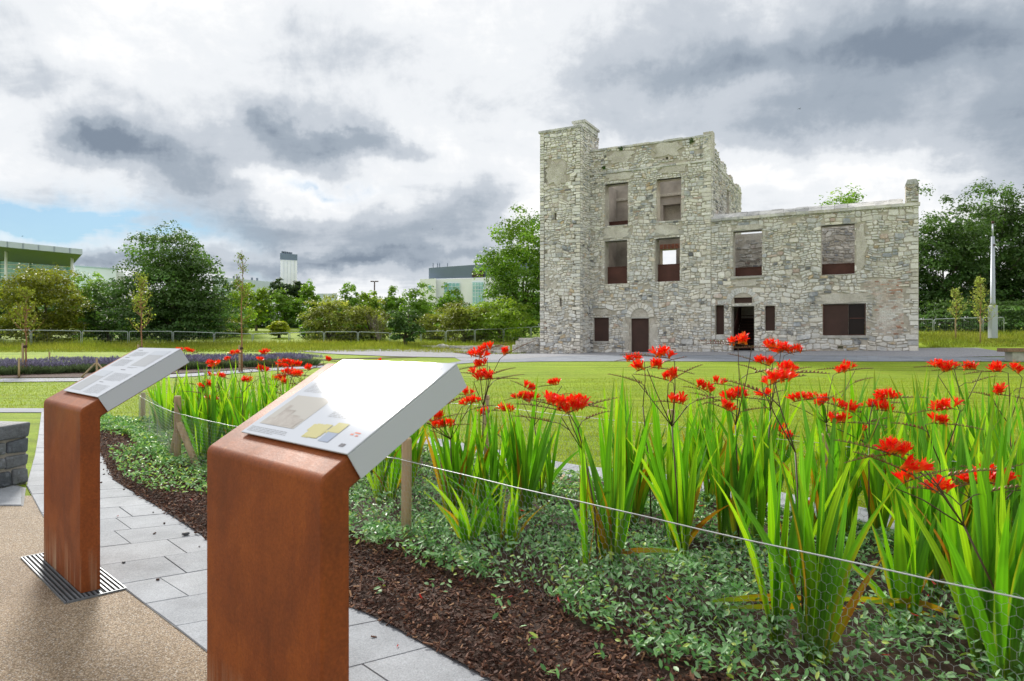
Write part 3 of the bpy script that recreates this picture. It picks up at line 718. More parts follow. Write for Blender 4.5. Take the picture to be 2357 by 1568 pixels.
        if tg == 'b': cn = rg.choices(['wbrick', 'brick', 'pink', 'lgrey'], [.58, .14, .16, .12])[0]
        elif tg == 'q': cn = rg.choices(['cream', 'white', 'lgrey', 'grey'], [.45, .25, .2, .1])[0]
        else:
            lo = (sn(cu * .5, cz * .5, seed + 50)); wts = [.22 + .25 * (1 - lo), .14 + .12 * (1 - lo), .14 + .1 * lo, .24, .04 + .07 * lo, .015 + .035 * lo, .04, .03]
            cn = rg.choices(['cream', 'white', 'grey', 'lgrey', 'blue', 'dark', 'tan', 'pink'], wts)[0]
        cl = np.array(PAL[cn]) * rg.uniform(.78, 1.16) * tone
        Yd = fc.p(cu, cz)[1]
        STONES.append((hw * hh * 4 / Yd ** 2 * (0 if tg == 'b' else 1), owner, np.array(V), Fs, cl))

# ---- openings
A2 = rect(z1, 470, 606, 458, 708); B2 = rect(z1, 778, 923, 428, 680)
A1 = rect(z1, 468, 601, 800, 1056); B1 = rect(z1, 770, 915, 783, 1042)
G1 = rect(z1, 403, 492, 1258, 1398); DOOR = rect(z1, 625, 730, 1262, 1475)
WC = rect(z2, 297, 530, 490, 862); WD = rect(z2, 1015, 1288, 442, 848)
WDOOR = rect(z2, 283, 467, 1108, 1465); TR = rect(z2, 303, 450, 1036, 1082); SL = rect(z2, 150, 221, 1100, 1338); SR = rect(z2, 556, 637, 1105, 1308)
WB = rect(z2, 1028, 1379, 1088, 1346)
DOOR = (DOOR[0], DOOR[1], .3, DOOR[3]); WDOOR = (WDOOR[0], WDOOR[1], .4, WDOOR[3])
UR, UE = 7.57, 18.03
ZB = -.3
ZMAIN, ZSTR, ZWING, ZTOW = 13.2, 11.72, 8.25, 14.35
mholes = [A2, B2, A1, B1, G1, DOOR]; wholes = [WC, WD, WDOOR, TR, SL, SR, WB]
VENT = rect(z2, 1150, 1195, 1432, 1455)
w_main = wall('main_wall', FF, 0, UR, ZB, ZMAIN, mholes + [rect(z1, 830, 846, 300, 316)], .75, M['joint_dark'])
w_wing = wall('wing_wall', FF, UR, UE, ZB, ZWING, wholes + [VENT], .7, M['joint_dark'])
pl1 = [rect(z1, 480, 645, 262, 340), rect(z1, 745, 930, 205, 300), rect(z1, 470, 640, 395, 440), rect(z1, 790, 960, 335, 395), rect(z1, 455, 620, 715, 790), rect(z1, 760, 930, 700, 770), rect(z1, 405, 500, 1205, 1250), rect(z1, 600, 770, 1190, 1460)]
rubble(w_main, FF, 0, UR, .2, ZSTR, mholes + [rect(z1, 606, 750, 1165, 1262)], (), pl1, 2, .08, .30, (False, True), notch=())
rubble(w_main, FF, 0, UR, ZSTR + .05, ZMAIN - .02, [rect(z1, 826, 850, 296, 320)], (), pl1, 22, .09, .2, (False, False), p_skip=.12)
br = [rect(z2, 1345, 1680, 890, 1010), rect(z2, 1452, 1690, 1010, 1340)]
pl2 = [rect(z2, 1292, 1385, 440, 830), rect(z2, 290, 505, 890, 945), rect(z2, 985, 1440, 1000, 1085), rect(z2, 300, 560, 440, 485), rect(z2, 250, 500, 955, 1085)]
rubble(w_wing, FF, UR + .01, UE, .3, ZWING - .05, wholes + [VENT], br, pl2, 3, .085, .32, (False, True), tone=.94)
def patches(owner, fc, rects, holes, seed):
    rg_ = random.Random(seed)                  # old render surviving on the wall
    for (a, c, d, e) in rects:
        n_ = 22; cu, cz = (a + c) / 2, (d + e) / 2; hw_, hh_ = (c - a) / 2, (e - d) / 2; ring = []
        for k_ in range(n_):
            t_ = 2 * math.pi * k_ / n_; ct_, st_ = math.cos(t_), math.sin(t_); s_ = 1 / max(abs(ct_), abs(st_)) ** .7 * rg_.uniform(.68, 1.14)
            ring.append((cu + hw_ * ct_ * s_, cz + hh_ * st_ * s_))
        b_ = MB(); b_.add([fc.p(*q, -.01) for q in ring] + [fc.p(cu + (q[0] - cu) * .97, cz + (q[1] - cz) * .95, .055) for q in ring], [(k_, (k_ + 1) % n_, n_ + (k_ + 1) % n_, n_ + k_) for k_ in range(n_)] + [tuple(range(n_, 2 * n_))])
        link('render_patch', b_.mesh('render_patch', M['mortar']), owner)
patches(w_main, FF, pl1[:-1], mholes, 1); patches(w_wing, FF, pl2[:-1], wholes, 2)
dm = (DOOR[0] + DOOR[1]) / 2
for s_ in (-1, 1): patches(w_main, FF, [(min(dm + s_ * .62, dm + s_ * 1.15), max(dm + s_ * .62, dm + s_ * 1.15), .55, 2.5)], [], 5 + s_)
for r_ in (A2, B2, A1, B1, WC):                # pale render down the jambs
    patches(w_main if r_ is not WC else w_wing, FF, [(r_[0] - .22, r_[0] - .02, r_[2] + .1, r_[3] - .1), (r_[1] + .02, r_[1] + .2, r_[2] + .2, r_[3] - .1)], [], int(r_[0] * 10))
# tower: square stair tower in front of the left end
TU0, TP = -3.585, 1.6                        # left edge along the facade; projection
TU1 = -.002 - 0.0
_c = F(1336, 500, TP); TU1 = _c[0]; TU0 = F(1243, 500, TP)[0]
FT = Face(FJ + FN * TP, FU, FN)
slit = [rect(z1, 168, 179, 635, 676, TP), rect(z1, 200, 211, 1142, 1190, TP)]
w_tow = wall('tower_wall', FT, TU0, TU1, ZB, ZTOW, slit, .5, M['joint_dark'])
rubble(w_tow, FT, TU0, TU1, .0, ZTOW, slit, (), [rect(z1, 120, 250, 320, 470, TP)], 4, .08, .28, (True, True), tone=1.02)
FTS = Face(FJ + FN * TP + FU * TU1, -FN, FU)  # its right flank, running back
s2 = [(.62, .70, 9.6, 10.25)]
patches(w_tow, FT, [rect(z1, 120, 250, 320, 470, TP), rect(z1, 110, 190, 960, 1100, TP)], [], 3)
w_ts = wall('tower_flank', FTS, .0, 3.1, ZB, ZTOW, s2, .5, M['joint_dark'])
rubble(w_ts, FTS, .0, 3.1, .0, ZTOW, s2, (), (), 5, .09, .24, (True, False), tone=.97)
FTL = Face(FJ + FN * TP + FU * TU0 - FN * 3.1, FN, -FU)
wall('tower_flank', FTL, 0, 3.1, ZB, ZTOW, [], .5, M['mortar'])
FTB = Face(FJ + FN * (TP - 3.1) + FU * TU1, -FU, -FN)
wall('tower_back', FTB, 0, TU1 - TU0, ZB, ZTOW, [], .5, M['mortar'])
# right flank of the main block, above the wing
FS = Face(FJ + FU * UR, -FN, FU)
sw = (4.6, 5.6, 8.9, 11.0)
steps = [(.9, 2.2, 12.7), (2.2, 3.4, 12.35), (3.4, 4.6, 12.5), (4.6, 6.2, 12.05), (6.2, 7.0, 12.25), (7.0, 8.6, 11.95), (8.6, 10.2, 12.15)]
w_side = wall('side_wall', FS, .76, 10.2, ZB, ZMAIN, [sw], .7, M['joint_dark'], steps)
rubble(w_side, FS, .02, 10.2, ZWING - .3, ZMAIN, [sw], (), (), 6, .10, .24, (True, True), notch=steps, tone=.92)
# inner and rear walls
RB = -5.2
FB = Face(FJ + FN * RB, FU, FN)            # rear wall, seen through the windows
bh = [rect(z1, 797, 893, 850, 1040, RB)]
nh = rect(z1, 815, 918, 583, 680, RB)
w_rm = wall('rear_wall', FB, -.5, UR - .7, ZB, 13.0, bh + [nh], .7, M['plaster'], [(-.5, .8, 12.2), (3.5, 4.4, 12.6)])
fb('niche_back', FB, nh[0] - .1, nh[1] + .1, nh[2] - .1, nh[3] + .1, -.75, -.6, M['mortar'])
for k_ in range(6): fb('lintel_brick', FB, bh[0][0] + k_ * .26, bh[0][0] + k_ * .26 + .22, bh[0][3] + .02, bh[0][3] + .34, 0, .03, M['brickred'])
fb('string_course', FB, -.4, UR - .8, 11.0, 11.18, 0, .12, M['mortar'])
bh2 = [rect(z2, 1245, 1372, 1150, 1335, RB)]
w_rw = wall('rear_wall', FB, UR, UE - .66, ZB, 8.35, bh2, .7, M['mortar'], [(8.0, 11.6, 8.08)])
rr = rect(z2, 1000, 1300, 430, 860, RB); rr2 = rect(z2, 290, 540, 480, 870, RB)
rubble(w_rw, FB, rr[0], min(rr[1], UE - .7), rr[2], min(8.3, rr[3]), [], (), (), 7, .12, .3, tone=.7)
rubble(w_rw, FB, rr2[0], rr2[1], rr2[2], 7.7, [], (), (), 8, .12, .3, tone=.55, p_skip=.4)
FL = Face(FJ + FN * -.8, -FN, FU)
wall('inner_wall', FL, 0, 4.3, ZB, 11.8, [], .6, M['plaster'])
FE = Face(FJ + FU * UE - FN * 9.6, FN, -FU)
wall('end_wall', Face(FJ + FU * UE + FN * -.72, -FN, FU), 0, 4.9, ZB, 8.2, [], .65, M['mortar'])
wall('cross_wall', Face(FJ + FU * 13.2 + FN * -.75, -FN, FU), 0, 4.3, ZB, 6.6, [(1.2, 2.4, ZB, 2.6)], .5, M['plaster'])

# ---- trims
def course(name, fc, u0, u1, za, zb, d0, d1, seed, seg=.7):
    """a row of cut stones, each its own object"""
    rg = random.Random(seed); u = u0
    while u < u1 - .05:
        w = min(rg.uniform(.7, 1.3) * seg, u1 - u)
        b_ = MB(); jz = rg.uniform(-.02, .02); P = np.array(fbox(fc, u + .006, u + w - .006, za + jz * .3, zb + jz, d0, d1 + rg.uniform(-.015, .015)))
        P += np.random.default_rng(int(u * 97) + seed).uniform(-.008, .008, P.shape)
        b_.hexa(P, np.array(PAL[rg.choice(['grey', 'lgrey', 'cream', 'grey'])]) * rg.uniform(.6, .95)); rpart(name, b_, M['stone']); u += w
course('cornice_stone', FF, .05, UR + .08, ZSTR - .02, ZSTR + .09, -.05, .10, 1)
course('coping_stone', FF, .02, UR + .03, ZMAIN - .01, ZMAIN + .1, -.72, .09, 2, .9)
course('cornice_stone', FS, .1, 10.2, ZSTR - .02, ZSTR + .08, -.05, .09, 3)
course('cornice_stone', FF, UR + .02, UE + .08, ZWING - .10, ZWING + .06, -.1, .13, 4)
rg = random.Random(5)                          # sloping stone weathering above the wing
for k_ in range(15):
    for r_ in range(2):
        u = UR + .02 + k_ * (UE - UR - .7) / 15; w = (UE - UR - .7) / 15
        d0, d1 = (.06, -.28) if r_ == 0 else (-.27, -.62); za, zb = (ZWING + .06, ZWING + .26) if r_ == 0 else (ZWING + .25, ZWING + .42)
        jz = rg.uniform(-.02, .02); a, c = u + .008, u + w - .008
        P = [FF.p(a, za - .15, d0), FF.p(c, za - .15, d0), FF.p(c, za - .15, d1), FF.p(a, za - .15, d1), FF.p(a, za + jz, d0), FF.p(c, za + jz, d0), FF.p(c, zb + jz, d1), FF.p(a, zb + jz, d1)]
        b_ = MB(); b_.hexa(P, np.array(PAL['grey']) * rg.uniform(.6, .95)); rpart('coping_stone', b_, M['stone'])
# end chimney of the wing and the stack on the tower
CHM = rect(z2, 1738, 1838, 85, 240)
fch = Face(FF.p(0, 0, .06)[:2], FU, FN)
w_ch = wall('chimney', fch, UE - .58, UE + .0, ZWING + .02, CHM[3] - .15, [], .8, M['mortar'])
rubble(w_ch, fch, UE - .58, UE, ZWING + .1, CHM[3] - .15, [], (), (), 9, .10, .2, tone=.8)
b_ = MB(); P = np.array(fbox(fch, UE - .5, UE - .1, CHM[3] - .16, CHM[3] + .1, -.8, 0)); P[:4, :] = np.array(fbox(fch, UE - .6, UE + .02, CHM[3] - .16, CHM[3] - .1, -.82, .03))[:4]; b_.hexa(P, np.array(PAL['grey']) * .8); rpart('chimney_cap', b_, M['stone'])
b_ = MB(); b_.hexa(fbox(FT, TU0 - .08, TU1 + .05, ZTOW, ZTOW + .13, -3.15, .09), np.array(PAL['grey']) * .75); rpart('tower_coping', b_, M['stone'])
stk = Face(FT.p(0, 0, -.35)[:2], FU, FN)
b_ = MB(); b_.hexa(fbox(stk, TU1 - .62, TU1 + .12, ZTOW + .13, ZTOW + .42, -2.4, .0), np.array(PAL['grey']) * .9); rpart('tower_stack', b_, M['stone'])
b_ = MB(); b_.hexa(fbox(stk, TU1 - .70, TU1 + .2, ZTOW + .42, ZTOW + .56, -2.5, .06), np.array(PAL['grey']) * .7); rpart('tower_stack_cap', b_, M['stone'])
fb('parapet_end', FF, UR - .45, UR + .1, ZSTR + .1, ZMAIN + .25, -.5, .05, M['mortar'])

def lintel(r_, ov=.12, h=.2, d=.03, m_='concrete', name='lintel'): fb(name, FF, r_[0] - ov, r_[1] + ov, r_[3] - .0, r_[3] + h, -.3, d, M[m_])
def sill(r_, ov=.1, h=.12, d=.1): fb('sill', FF, r_[0] - ov, r_[1] + ov, r_[2] - h, r_[2], -.4, d, M['concrete'])
for r_ in (A2, B2, A1, B1): lintel(r_, .06, .09)
lintel(WC, .06, .1); lintel(WD, .1, .1); lintel(WB, .32, .42, .028); sill(WC, .15); sill(WB, .17, .14); sill(G1, .1, .1); lintel(G1, .05, .06)
sill(A2, .05, .1, .05); sill(B2, .05, .1, .05); lintel(WDOOR, .12, .15, .06)
for r_ in (A2, A1, B2, B1):                    # moulded render band under the upper windows
    pass
fb('render_band', FF, A1[0] - .25, A1[1] + .25, A1[3] + .16, A1[3] + .5, -.2, .045, M['concrete'])
fb('render_band', FF, B1[0] - .2, B1[1] + .25, B1[3] + .16, B1[3] + .42, -.2, .045, M['concrete'])
def sheet(name, r_, d, m_, top=None, t=.02, fc=FF):
    o = fb(name, fc, r_[0] + .004, r_[1] - .004, r_[2] + .004, (top if top else r_[3]) - .004, d - t, d, M[m_]); return o
sheet('window_panel', G1, -.12, 'corten_dark'); dr = sheet('door_panel', DOOR, -.14, 'corten_dark')
um = (DOOR[0] + DOOR[1]) / 2
sheet('window_panel', (WB[0] + .03, WB[0] + (WB[1] - WB[0]) * .6, WB[2] + .03, WB[3] - .02), -.12, 'corten_dark')
sheet('window_panel', (WB[0] + (WB[1] - WB[0]) * .6, WB[1] - .05, WB[2] + .04, WB[3] - .02), -.3, 'darkglass')
for a_, b_ in ((WB[0], WB[0] + .05), (WB[1] - .05, WB[1])): fb('window_frame', FF, a_, b_, WB[2], WB[3], -.2, -.08, M['corten_rail'])
fb('window_frame', FF, WB[0] + .05, WB[1] - .05, WB[2], WB[2] + .04, -.2, -.08, M['corten_rail'])
fb('window_bar', FF, WB[0] + (WB[1] - WB[0]) * .6, WB[1] - .05, WB[2] + .9, WB[2] + .94, -.2, -.16, M['corten_rail'])
sheet('transom_panel', TR, -.15, 'corten_dark'); sheet('side_light_panel', SL, -.3, 'corten_dark'); sheet('side_light_panel', SR, -.22, 'corten_dark')
def guard(r_, frac, d=-.55):
    h = r_[2] + (r_[3] - r_[2]) * frac
    o = fb('window_guard', FF, r_[0] - .3, r_[1] + .3, r_[2] - .3, h, d - .03, d, M['corten_rail']); fb('handrail', FF, r_[0] - .3, r_[1] + .3, h, h + .05, d - .06, d + .03, M['corten_rail'], None)
guard(A1, .40); guard(B1, .40); guard(WC, .21, -.9); guard(WD, .235, -.9); guard(A2, .16, -1.2)
# steel stair inside the door of the wing
b_ = MB(); w0 = WDOOR[0] - .3
for k_ in range(14): rpart('stair_tread', MB().hexa(fbox(FF, w0, w0 + 1.35, .5 + k_ * .19, .54 + k_ * .19, -2.0 - k_ * .26 - .28, -2.0 - k_ * .26)), M['corten_rail'])
for k_ in range(14): rpart('stair_riser', MB().hexa(fbox(FF, w0, w0 + 1.35, .35 + k_ * .19, .5 + k_ * .19, -2.0 - k_ * .26 - .30, -2.0 - k_ * .26 - .28)), M['corten_dark'])
for sx in (w0 - .06, w0 + 1.36):
    P = [FF.p(sx, .35, -1.9), FF.p(sx + .05, .35, -1.9), FF.p(sx + .05, 3.0, -5.7), FF.p(sx, 3.0, -5.7), FF.p(sx, 1.5, -1.9), FF.p(sx + .05, 1.5, -1.9), FF.p(sx + .05, 4.1, -5.7), FF.p(sx, 4.1, -5.7)]
    rpart('stair_side', MB().hexa(P), M['corten_rail'])
rpart('upper_deck', MB().hexa(fbox(FF, UR + .1, 12.9, 3.95, 4.1, -5.1, -3.6)), M['corten_dark'])
rpart('upper_deck', MB().hexa(fbox(FF, .3, UR - .8, 4.3, 4.45, -5.1, -1.4)), M['corten_dark'])

# arches of the two doors
def arch(cx_, cz_, ri, ro, n_, a0, a1, cn, d=.035, nm='arch_stone'):
    rg_ = random.Random(n_)
    for k_ in range(n_):
        t0, t1 = a0 + (a1 - a0) * (k_ + .06) / n_, a0 + (a1 - a0) * (k_ + .94) / n_
        r2 = ro * rg_.uniform(.95, 1.06); dd = d + rg_.uniform(-.012, .012)
        q = [(cx_ + math.cos(a) * r_, cz_ + math.sin(a) * r_) for a, r_ in ((t0, ri), (t0, r2), (t1, r2), (t1, ri))]
        P = [FF.p(*w, -.05) for w in q] + [FF.p(*w, dd) for w in q]
        b_ = MB(); b_.add(P, [(3, 2, 1, 0), (4, 5, 6, 7), (0, 1, 5, 4), (1, 2, 6, 5), (2, 3, 7, 6), (3, 0, 4, 7)], np.array(PAL[rg_.choice(cn)]) * rg_.uniform(.8, 1.1)); rpart(nm, b_, M['stone'])
zc = DOOR[3] + .06; hw = (DOOR[1] - DOOR[0]) / 2
arch(um, zc, hw * 1.02, hw * 1.6, 11, 0, math.pi, ['white', 'cream', 'white', 'cream'], .075)
b_ = MB(); n_ = 12; ring = [(um + math.cos(math.pi * k_ / n_) * hw, zc + math.sin(math.pi * k_ / n_) * hw) for k_ in range(n_ + 1)]
b_.add([FF.p(*q, .012) for q in ring], [tuple(range(n_ + 1))]); rpart('door_tympanum', b_, M['mortar'])
fb('lintel', FF, DOOR[0] - .05, DOOR[1] + .05, DOOR[3], DOOR[3] + .09, -.2, .03, M['concrete'])
ac = F(*z2(375, 1092)); arch(ac[0], ac[1], .66, .98, 19, .05, math.pi - .05, ['lgrey', 'cream', 'wbrick', 'lgrey'], .03)
for r_ in (SL, SR):
    c_ = ((r_[0] + r_[1]) / 2, r_[3] - .62); arch(c_[0], c_[1], .66, .92, 8, math.pi / 2 - .62, math.pi / 2 + .62, ['wbrick', 'lgrey', 'pink'], .025, 'arch_brick')
for (x_, y_) in ((468, 365), (987, 208), (565, 255)):
    u, z = F(*z1(x_, y_)); b_ = MB(); rgn = np.random.default_rng(int(x_))
    for q in range(26):
        c0 = FF.p(u + rgn.normal(0, .07), z + rgn.normal(0, .05), rgn.uniform(.02, .16)); d_ = rgn.normal(0, .05, (4, 3)); b_.add(c0 + d_, [(0, 1, 2, 3)], (.06, .13, .02))
    rpart('wall_fern', b_, leafmat('fern') if 'fern' not in bpy.data.materials else bpy.data.materials['fern'])

# ---- stones: the largest 300 singly, the rest joined under their wall
order = sorted(range(len(STONES)), key=lambda i_: -STONES[i_][0])
single = set(order[:300]); rest = {}
for i_, (a_, ow, V, Fs, cl) in enumerate(STONES):
    if i_ in single:
        c0 = V[:8].mean(0); b_ = MB(); b_.add(V - c0, Fs, cl); o = link('stone', b_.mesh('stone', M['stone']), ow)
        o.location = c0
    else: rest.setdefault(ow.name, (ow, MB()))[1].add(V, Fs, cl)
for ow, b_ in rest.values():
    o = link('stonework', b_.mesh('stonework', M['stone']), ow); o['kind'] = 'stuff'
print('stones', len(STONES))
# ------------------------------------------------------------------ lecterns
m_, t, b = mat('corten_steel'); p = objc(t)
mp = t.node('ShaderNodeMapping'); t.put(mp.inputs[0], p); mp.inputs['Scale'].default_value = (3.2, 3.2, 1.7)
st = t.noise(mp.outputs[0], 1.2, 7, .68, .3); bl_ = t.noise(p, 3.2, 6, .62, .6)
mp2 = t.node('ShaderNodeMapping'); t.put(mp2.inputs[0], p); mp2.inputs['Scale'].default_value = (14, 14, .55); mp2.inputs['Location'].default_value = (3, 1, 7)
dr_ = t.noise(mp2.outputs[0], 1.3, 4, .55)
c = t.ramp(st, [(.28, (.14, .036, .010)), (.45, (.23, .055, .011)), (.6, (.31, .078, .013)), (.78, (.19, .048, .013))])
c = t.mix(t.mapr(bl_, .45, .72, 0, .6), c, (.17, .05, .018))
c = t.mix(1.0, c, t.ramp(t.noise(p, 95, 5, .75), [(.3, .72), (.7, 1.2)]), 'MULTIPLY')
c = t.mix(t.mapr(t.noise(p, 8, 6, .7, 1.2), .58, .76, 0, .35), c, (.38, .105, .018))
c = t.mix(t.mapr(dr_, .66, .76, 0, .5), c, (.46, .17, .05))
sz = t.node('ShaderNodeSeparateXYZ'); t.put(sz.inputs[0], p)
stain = t.m('MULTIPLY', t.mapr(sz.outputs[2], .0, .22, 1, 0), t.mapr(dr_, .5, .62, 0, 1))
c = t.mix(t.m('MULTIPLY', stain, .7), c, (.55, .40, .26))
c = t.mix(t.mapr(t.noise(p, 60, 3, .7), .62, .8, 0, .3), c, (.12, .045, .02))
t.put(b.inputs['Base Color'], c); b.inputs['Roughness'].default_value = .58; b.inputs['Specular IOR Level'].default_value = .28
t.put(b.inputs['Roughness'], t.mapr(bl_, .3, .7, .5, .7)); bump(t, b, t.noise(p, 130, 4, .6), .0006); M['corten'] = m_
m_, t, b = mat('white_enamel_panel'); b.inputs['Base Color'].default_value = (.50, .53, .59, 1); b.inputs['Roughness'].default_value = .07; b.inputs['Specular IOR Level'].default_value = .02; M['enamel'] = m_
def ink(name, c, r=.07):
    m_, t, b = mat(name); b.inputs['Base Color'].default_value = rgba(c); b.inputs['Roughness'].default_value = r; b.inputs['Specular IOR Level'].default_value = .02; return m_
M['ink_grey'] = ink('printed_text', (.31, .32, .34)); M['ink_head'] = ink('printed_heading', (.2, .2, .22)); M['ink_yellow'] = ink('printed_map_yellow', (.50, .47, .26)); M['ink_blue'] = ink('printed_map_blue', (.32, .37, .47)); M['ink_red'] = ink('printed_emblem_red', (.62, .25, .2))
m_, t, b = mat('printed_picture'); p = objc(t)
c = t.ramp(t.noise(p, 14, 7, .7, .5), [(.35, (.30, .28, .26)), (.5, (.38, .355, .335)), (.65, (.44, .42, .40))])
t.put(b.inputs['Base Color'], c); b.inputs['Roughness'].default_value = .07; b.inputs['Specular IOR Level'].default_value = .02; M['picture'] = m_
M['picture_sky'] = ink('printed_picture_sky', (.44, .475, .53)); M['picture_pale'] = ink('printed_picture_field', (.43, .42, .40)); M['picture_mid'] = ink('printed_picture_grey', (.37, .385, .41))
LW, LDp, LH, TH = .73, .085, .874, R(31)     # width, depth, shoulder height, slope
def lectern(near_corner, z0, label, prints, seed):
    # local frame: x along the front face (left to right), y away from the reader, z up; origin at the near right corner of the foot
    rz = math.atan2(-.697, .717)
    root = empty('rusted_lectern', (near_corner[0], near_corner[1], z0), rz, label, 'lectern', 'information lecterns')
    ct, st_ = math.cos(TH), math.sin(TH); L = .527; tk = .078
    prof = [(0, 0)]
    rr = .032; a_in = R(59) / 2                # rounded shoulder
    d = rr * math.tan((R(90) - TH) / 2)
    c0 = (rr, LH - d)
    for k_ in range(7):
        q = math.pi - (math.pi / 2 - TH) * k_ / 6; prof.append((c0[0] + rr * math.cos(q), c0[1] + rr * math.sin(q)))
    prof += [(L * ct, LH + L * st_), (L * ct + tk * st_, LH + L * st_ - tk * ct)]
    s_ = (LDp - tk * st_) / ct; prof += [(LDp, LH - tk * ct + s_ * st_), (LDp, 0)]
    n_ = len(prof); bm = bmesh.new()
    va = [bm.verts.new((0, y, z)) for y, z in prof]; vb = [bm.verts.new((-LW, y, z)) for y, z in prof]
    bm.faces.new(va); bm.faces.new(vb[::-1])
    for k_ in range(n_): bm.faces.new((va[k_], vb[k_], vb[(k_ + 1) % n_], va[(k_ + 1) % n_]))
    bmesh.ops.recalc_face_normals(bm, faces=bm.faces[:])
    me = bpy.data.meshes.new('post'); bm.to_mesh(me); bm.free(); me.materials.append(M['corten'])
    o = link('post', me, root); bevel(o, .009, 3); smooth(o)
    wn = o.modifiers.new('wn', 'WEIGHTED_NORMAL'); wn.keep_sharp = False
    # white panel: sheet on the slope, folded down over the right-hand side
    def sl(x, s, h): return (x, s * ct - h * st_, LH + s * st_ + h * ct)   # s up the slope, h off it
    s0, s1, pw = .088, .532, .622
    b_ = MB(); t0, t1 = .008, .013
    b_.hexa([sl(-pw, s0, t0), sl(.010, s0, t0), sl(.010, s1, t0), sl(-pw, s1, t0), sl(-pw, s0, t1), sl(.010, s0, t1), sl(.010, s1, t1), sl(-pw, s1, t1)])
    b_.hexa([sl(.005, s0 + .0005, -.072), sl(.010, s0 + .0005, -.072), sl(.010, s1 - .0005, -.072), sl(.005, s1 - .0005, -.072), sl(.005, s0 + .0005, t0 - .0005), sl(.010, s0 + .0005, t0 - .0005), sl(.010, s1 - .0005, t0 - .0005), sl(.005, s1 - .0005, t0 - .0005)])
    pn = b_.build('white_panel', M['enamel'], root); bevel(pn, .0015, 2)
    b_ = MB()
    for x_ in (-pw + .05, -.05):
        for s_ in (s0 + .05, s1 - .05): b_.hexa([sl(x_ + i_ * .02, s_ + j_ * .02, h_) for h_ in (0, t0) for i_, j_ in ((-1, -1), (1, -1), (1, 1), (-1, 1))])
    b_.build('panel_spacer', M['enamel'], root)
    rg = random.Random(seed)
    def pr(x, s): return (-pw + .622 * x, s0 + (s1 - s0) * s)
    for kind, x0, x1, y0, y1 in prints:
        b_ = MB(); h = t1 + .0006
        def quad(xa, xb, ya, yb, hh=h):
            (u0, v0), (u1, v1) = pr(xa, ya), pr(xb, yb); b_.add([sl(u0, v0, hh), sl(u1, v0, hh), sl(u1, v1, hh), sl(u0, v1, hh)], [(0, 1, 2, 3)])
        if kind == 'text':
            n_ = max(1, round((y1 - y0) / .0165))
            for k_ in range(n_):
                yy = y1 - (k_ + .5) * (y1 - y0) / n_; x = x0; xe = x1 if k_ < n_ - 1 else x0 + (x1 - x0) * rg.uniform(.3, .9)
                while x < xe - .01:
                    w = min(rg.uniform(.012, .045), xe - x); quad(x, x + w, yy - .0026, yy + .0026); x += w + .007
            b_.build('printed_text', M['ink_grey'], pn)
        elif kind == 'head': quad(x0, x1, y0, y1); b_.build('printed_heading', M['ink_head'], pn)
        elif kind == 'map':
            for k_ in range(9):
                xa = x0 + (x1 - x0) * rg.uniform(0, .78); ya = y0 + (y1 - y0) * rg.uniform(0, .6); quad(xa, xa + (x1 - x0) * .22, ya, ya + (y1 - y0) * .36, h + k_ * .00004)
            quad(x0 + (x1 - x0) * .12, x0 + (x1 - x0) * .58, y0 + (y1 - y0) * .1, y0 + (y1 - y0) * .8, h + .0006); quad(x0 + (x1 - x0) * .66, x1, y0 + (y1 - y0) * .5, y1, h + .0006)
            b_.build('printed_map', M['ink_yellow'], pn)
            b_ = MB(); quad(x0 + (x1 - x0) * .68, x1, y0 + (y1 - y0) * .02, y0 + (y1 - y0) * .48, h + .0006); b_.build('printed_map', M['ink_blue'], pn)
        elif kind == 'emblem':
            for k_ in range(6):
                xa = rg.uniform(x0, x1 - .02); ya = rg.uniform(y0, y1 - .02); quad(xa, xa + .022, ya, ya + .012, h + k_ * .00005)
            b_.build('printed_emblem', M['ink_red'], pn)
        elif kind == 'mark': quad(x0, x1, y0, y1); b_.build('printed_mark', M['ink_head'], pn)
        else:
            quad(x0, x1, y0, y1); o = b_.build('printed_picture', M['picture_pale' if kind == 'pict' else 'picture_mid'], pn)
            if kind == 'pict':                 # a faint grey sketch of the ruin on a pale ground
                b_ = MB(); h2 = h + .0003
                for (a_, c_, d_, e_) in ((.05, .95, 0, .22), (.18, .5, .22, .52), (.5, .78, .22, .38), (.16, .26, .52, .66), (.62, .95, .05, .3)):
                    quad(x0 + (x1 - x0) * a_, x0 + (x1 - x0) * c_, y0 + (y1 - y0) * d_, y0 + (y1 - y0) * e_, h2); h2 += .00005
                b_.build('printed_picture', M['picture'], pn)
            else:
                b_ = MB(); quad(x0, x1, y0 + (y1 - y0) * .72, y1, h + .0003); b_.build('printed_picture', M['picture_sky'], pn)
    return root
P2 = [('text', .03, .42, .025, .085), ('pict', .06, .42, .12, .48), ('text', .06, .44, .53, .70), ('head', .07, .15, .735, .745), ('text', .07, .44, .77, .84), ('head', .05, .12, .87, .88), ('text', .1, .45, .9, .96),
      ('map', .53, .80, .055, .25), ('emblem', .87, .96, .14, .2), ('mark', .9, .94, .045, .075), ('text', .56, .96, .29, .53), ('head', .57, .7, .555, .566), ('text', .57, .95, .60, .72), ('head', .57, .68, .75, .76), ('text', .58, .9, .79, .88), ('pic2', .72, .96, .76, .93)]
P1 = [('pic2', .07, .40, .05, .46), ('text', .52, .9, .03, .2), ('head', .5, .6, .24, .25), ('text', .5, .93, .28, .44), ('head', .5, .62, .5, .512), ('text', .08, .42, .56, .72), ('head', .09, .2, .755, .766), ('text', .1, .45, .79, .9), ('head', .1, .22, .93, .94), ('pic2', .55, .92, .6, .93), ('text', .56, .8, .545, .575)]
lec1 = lectern((-2.034, 3.217), .0, 'farther rusted steel lectern with sloping white panel, standing on a metal grating', P1, 1)
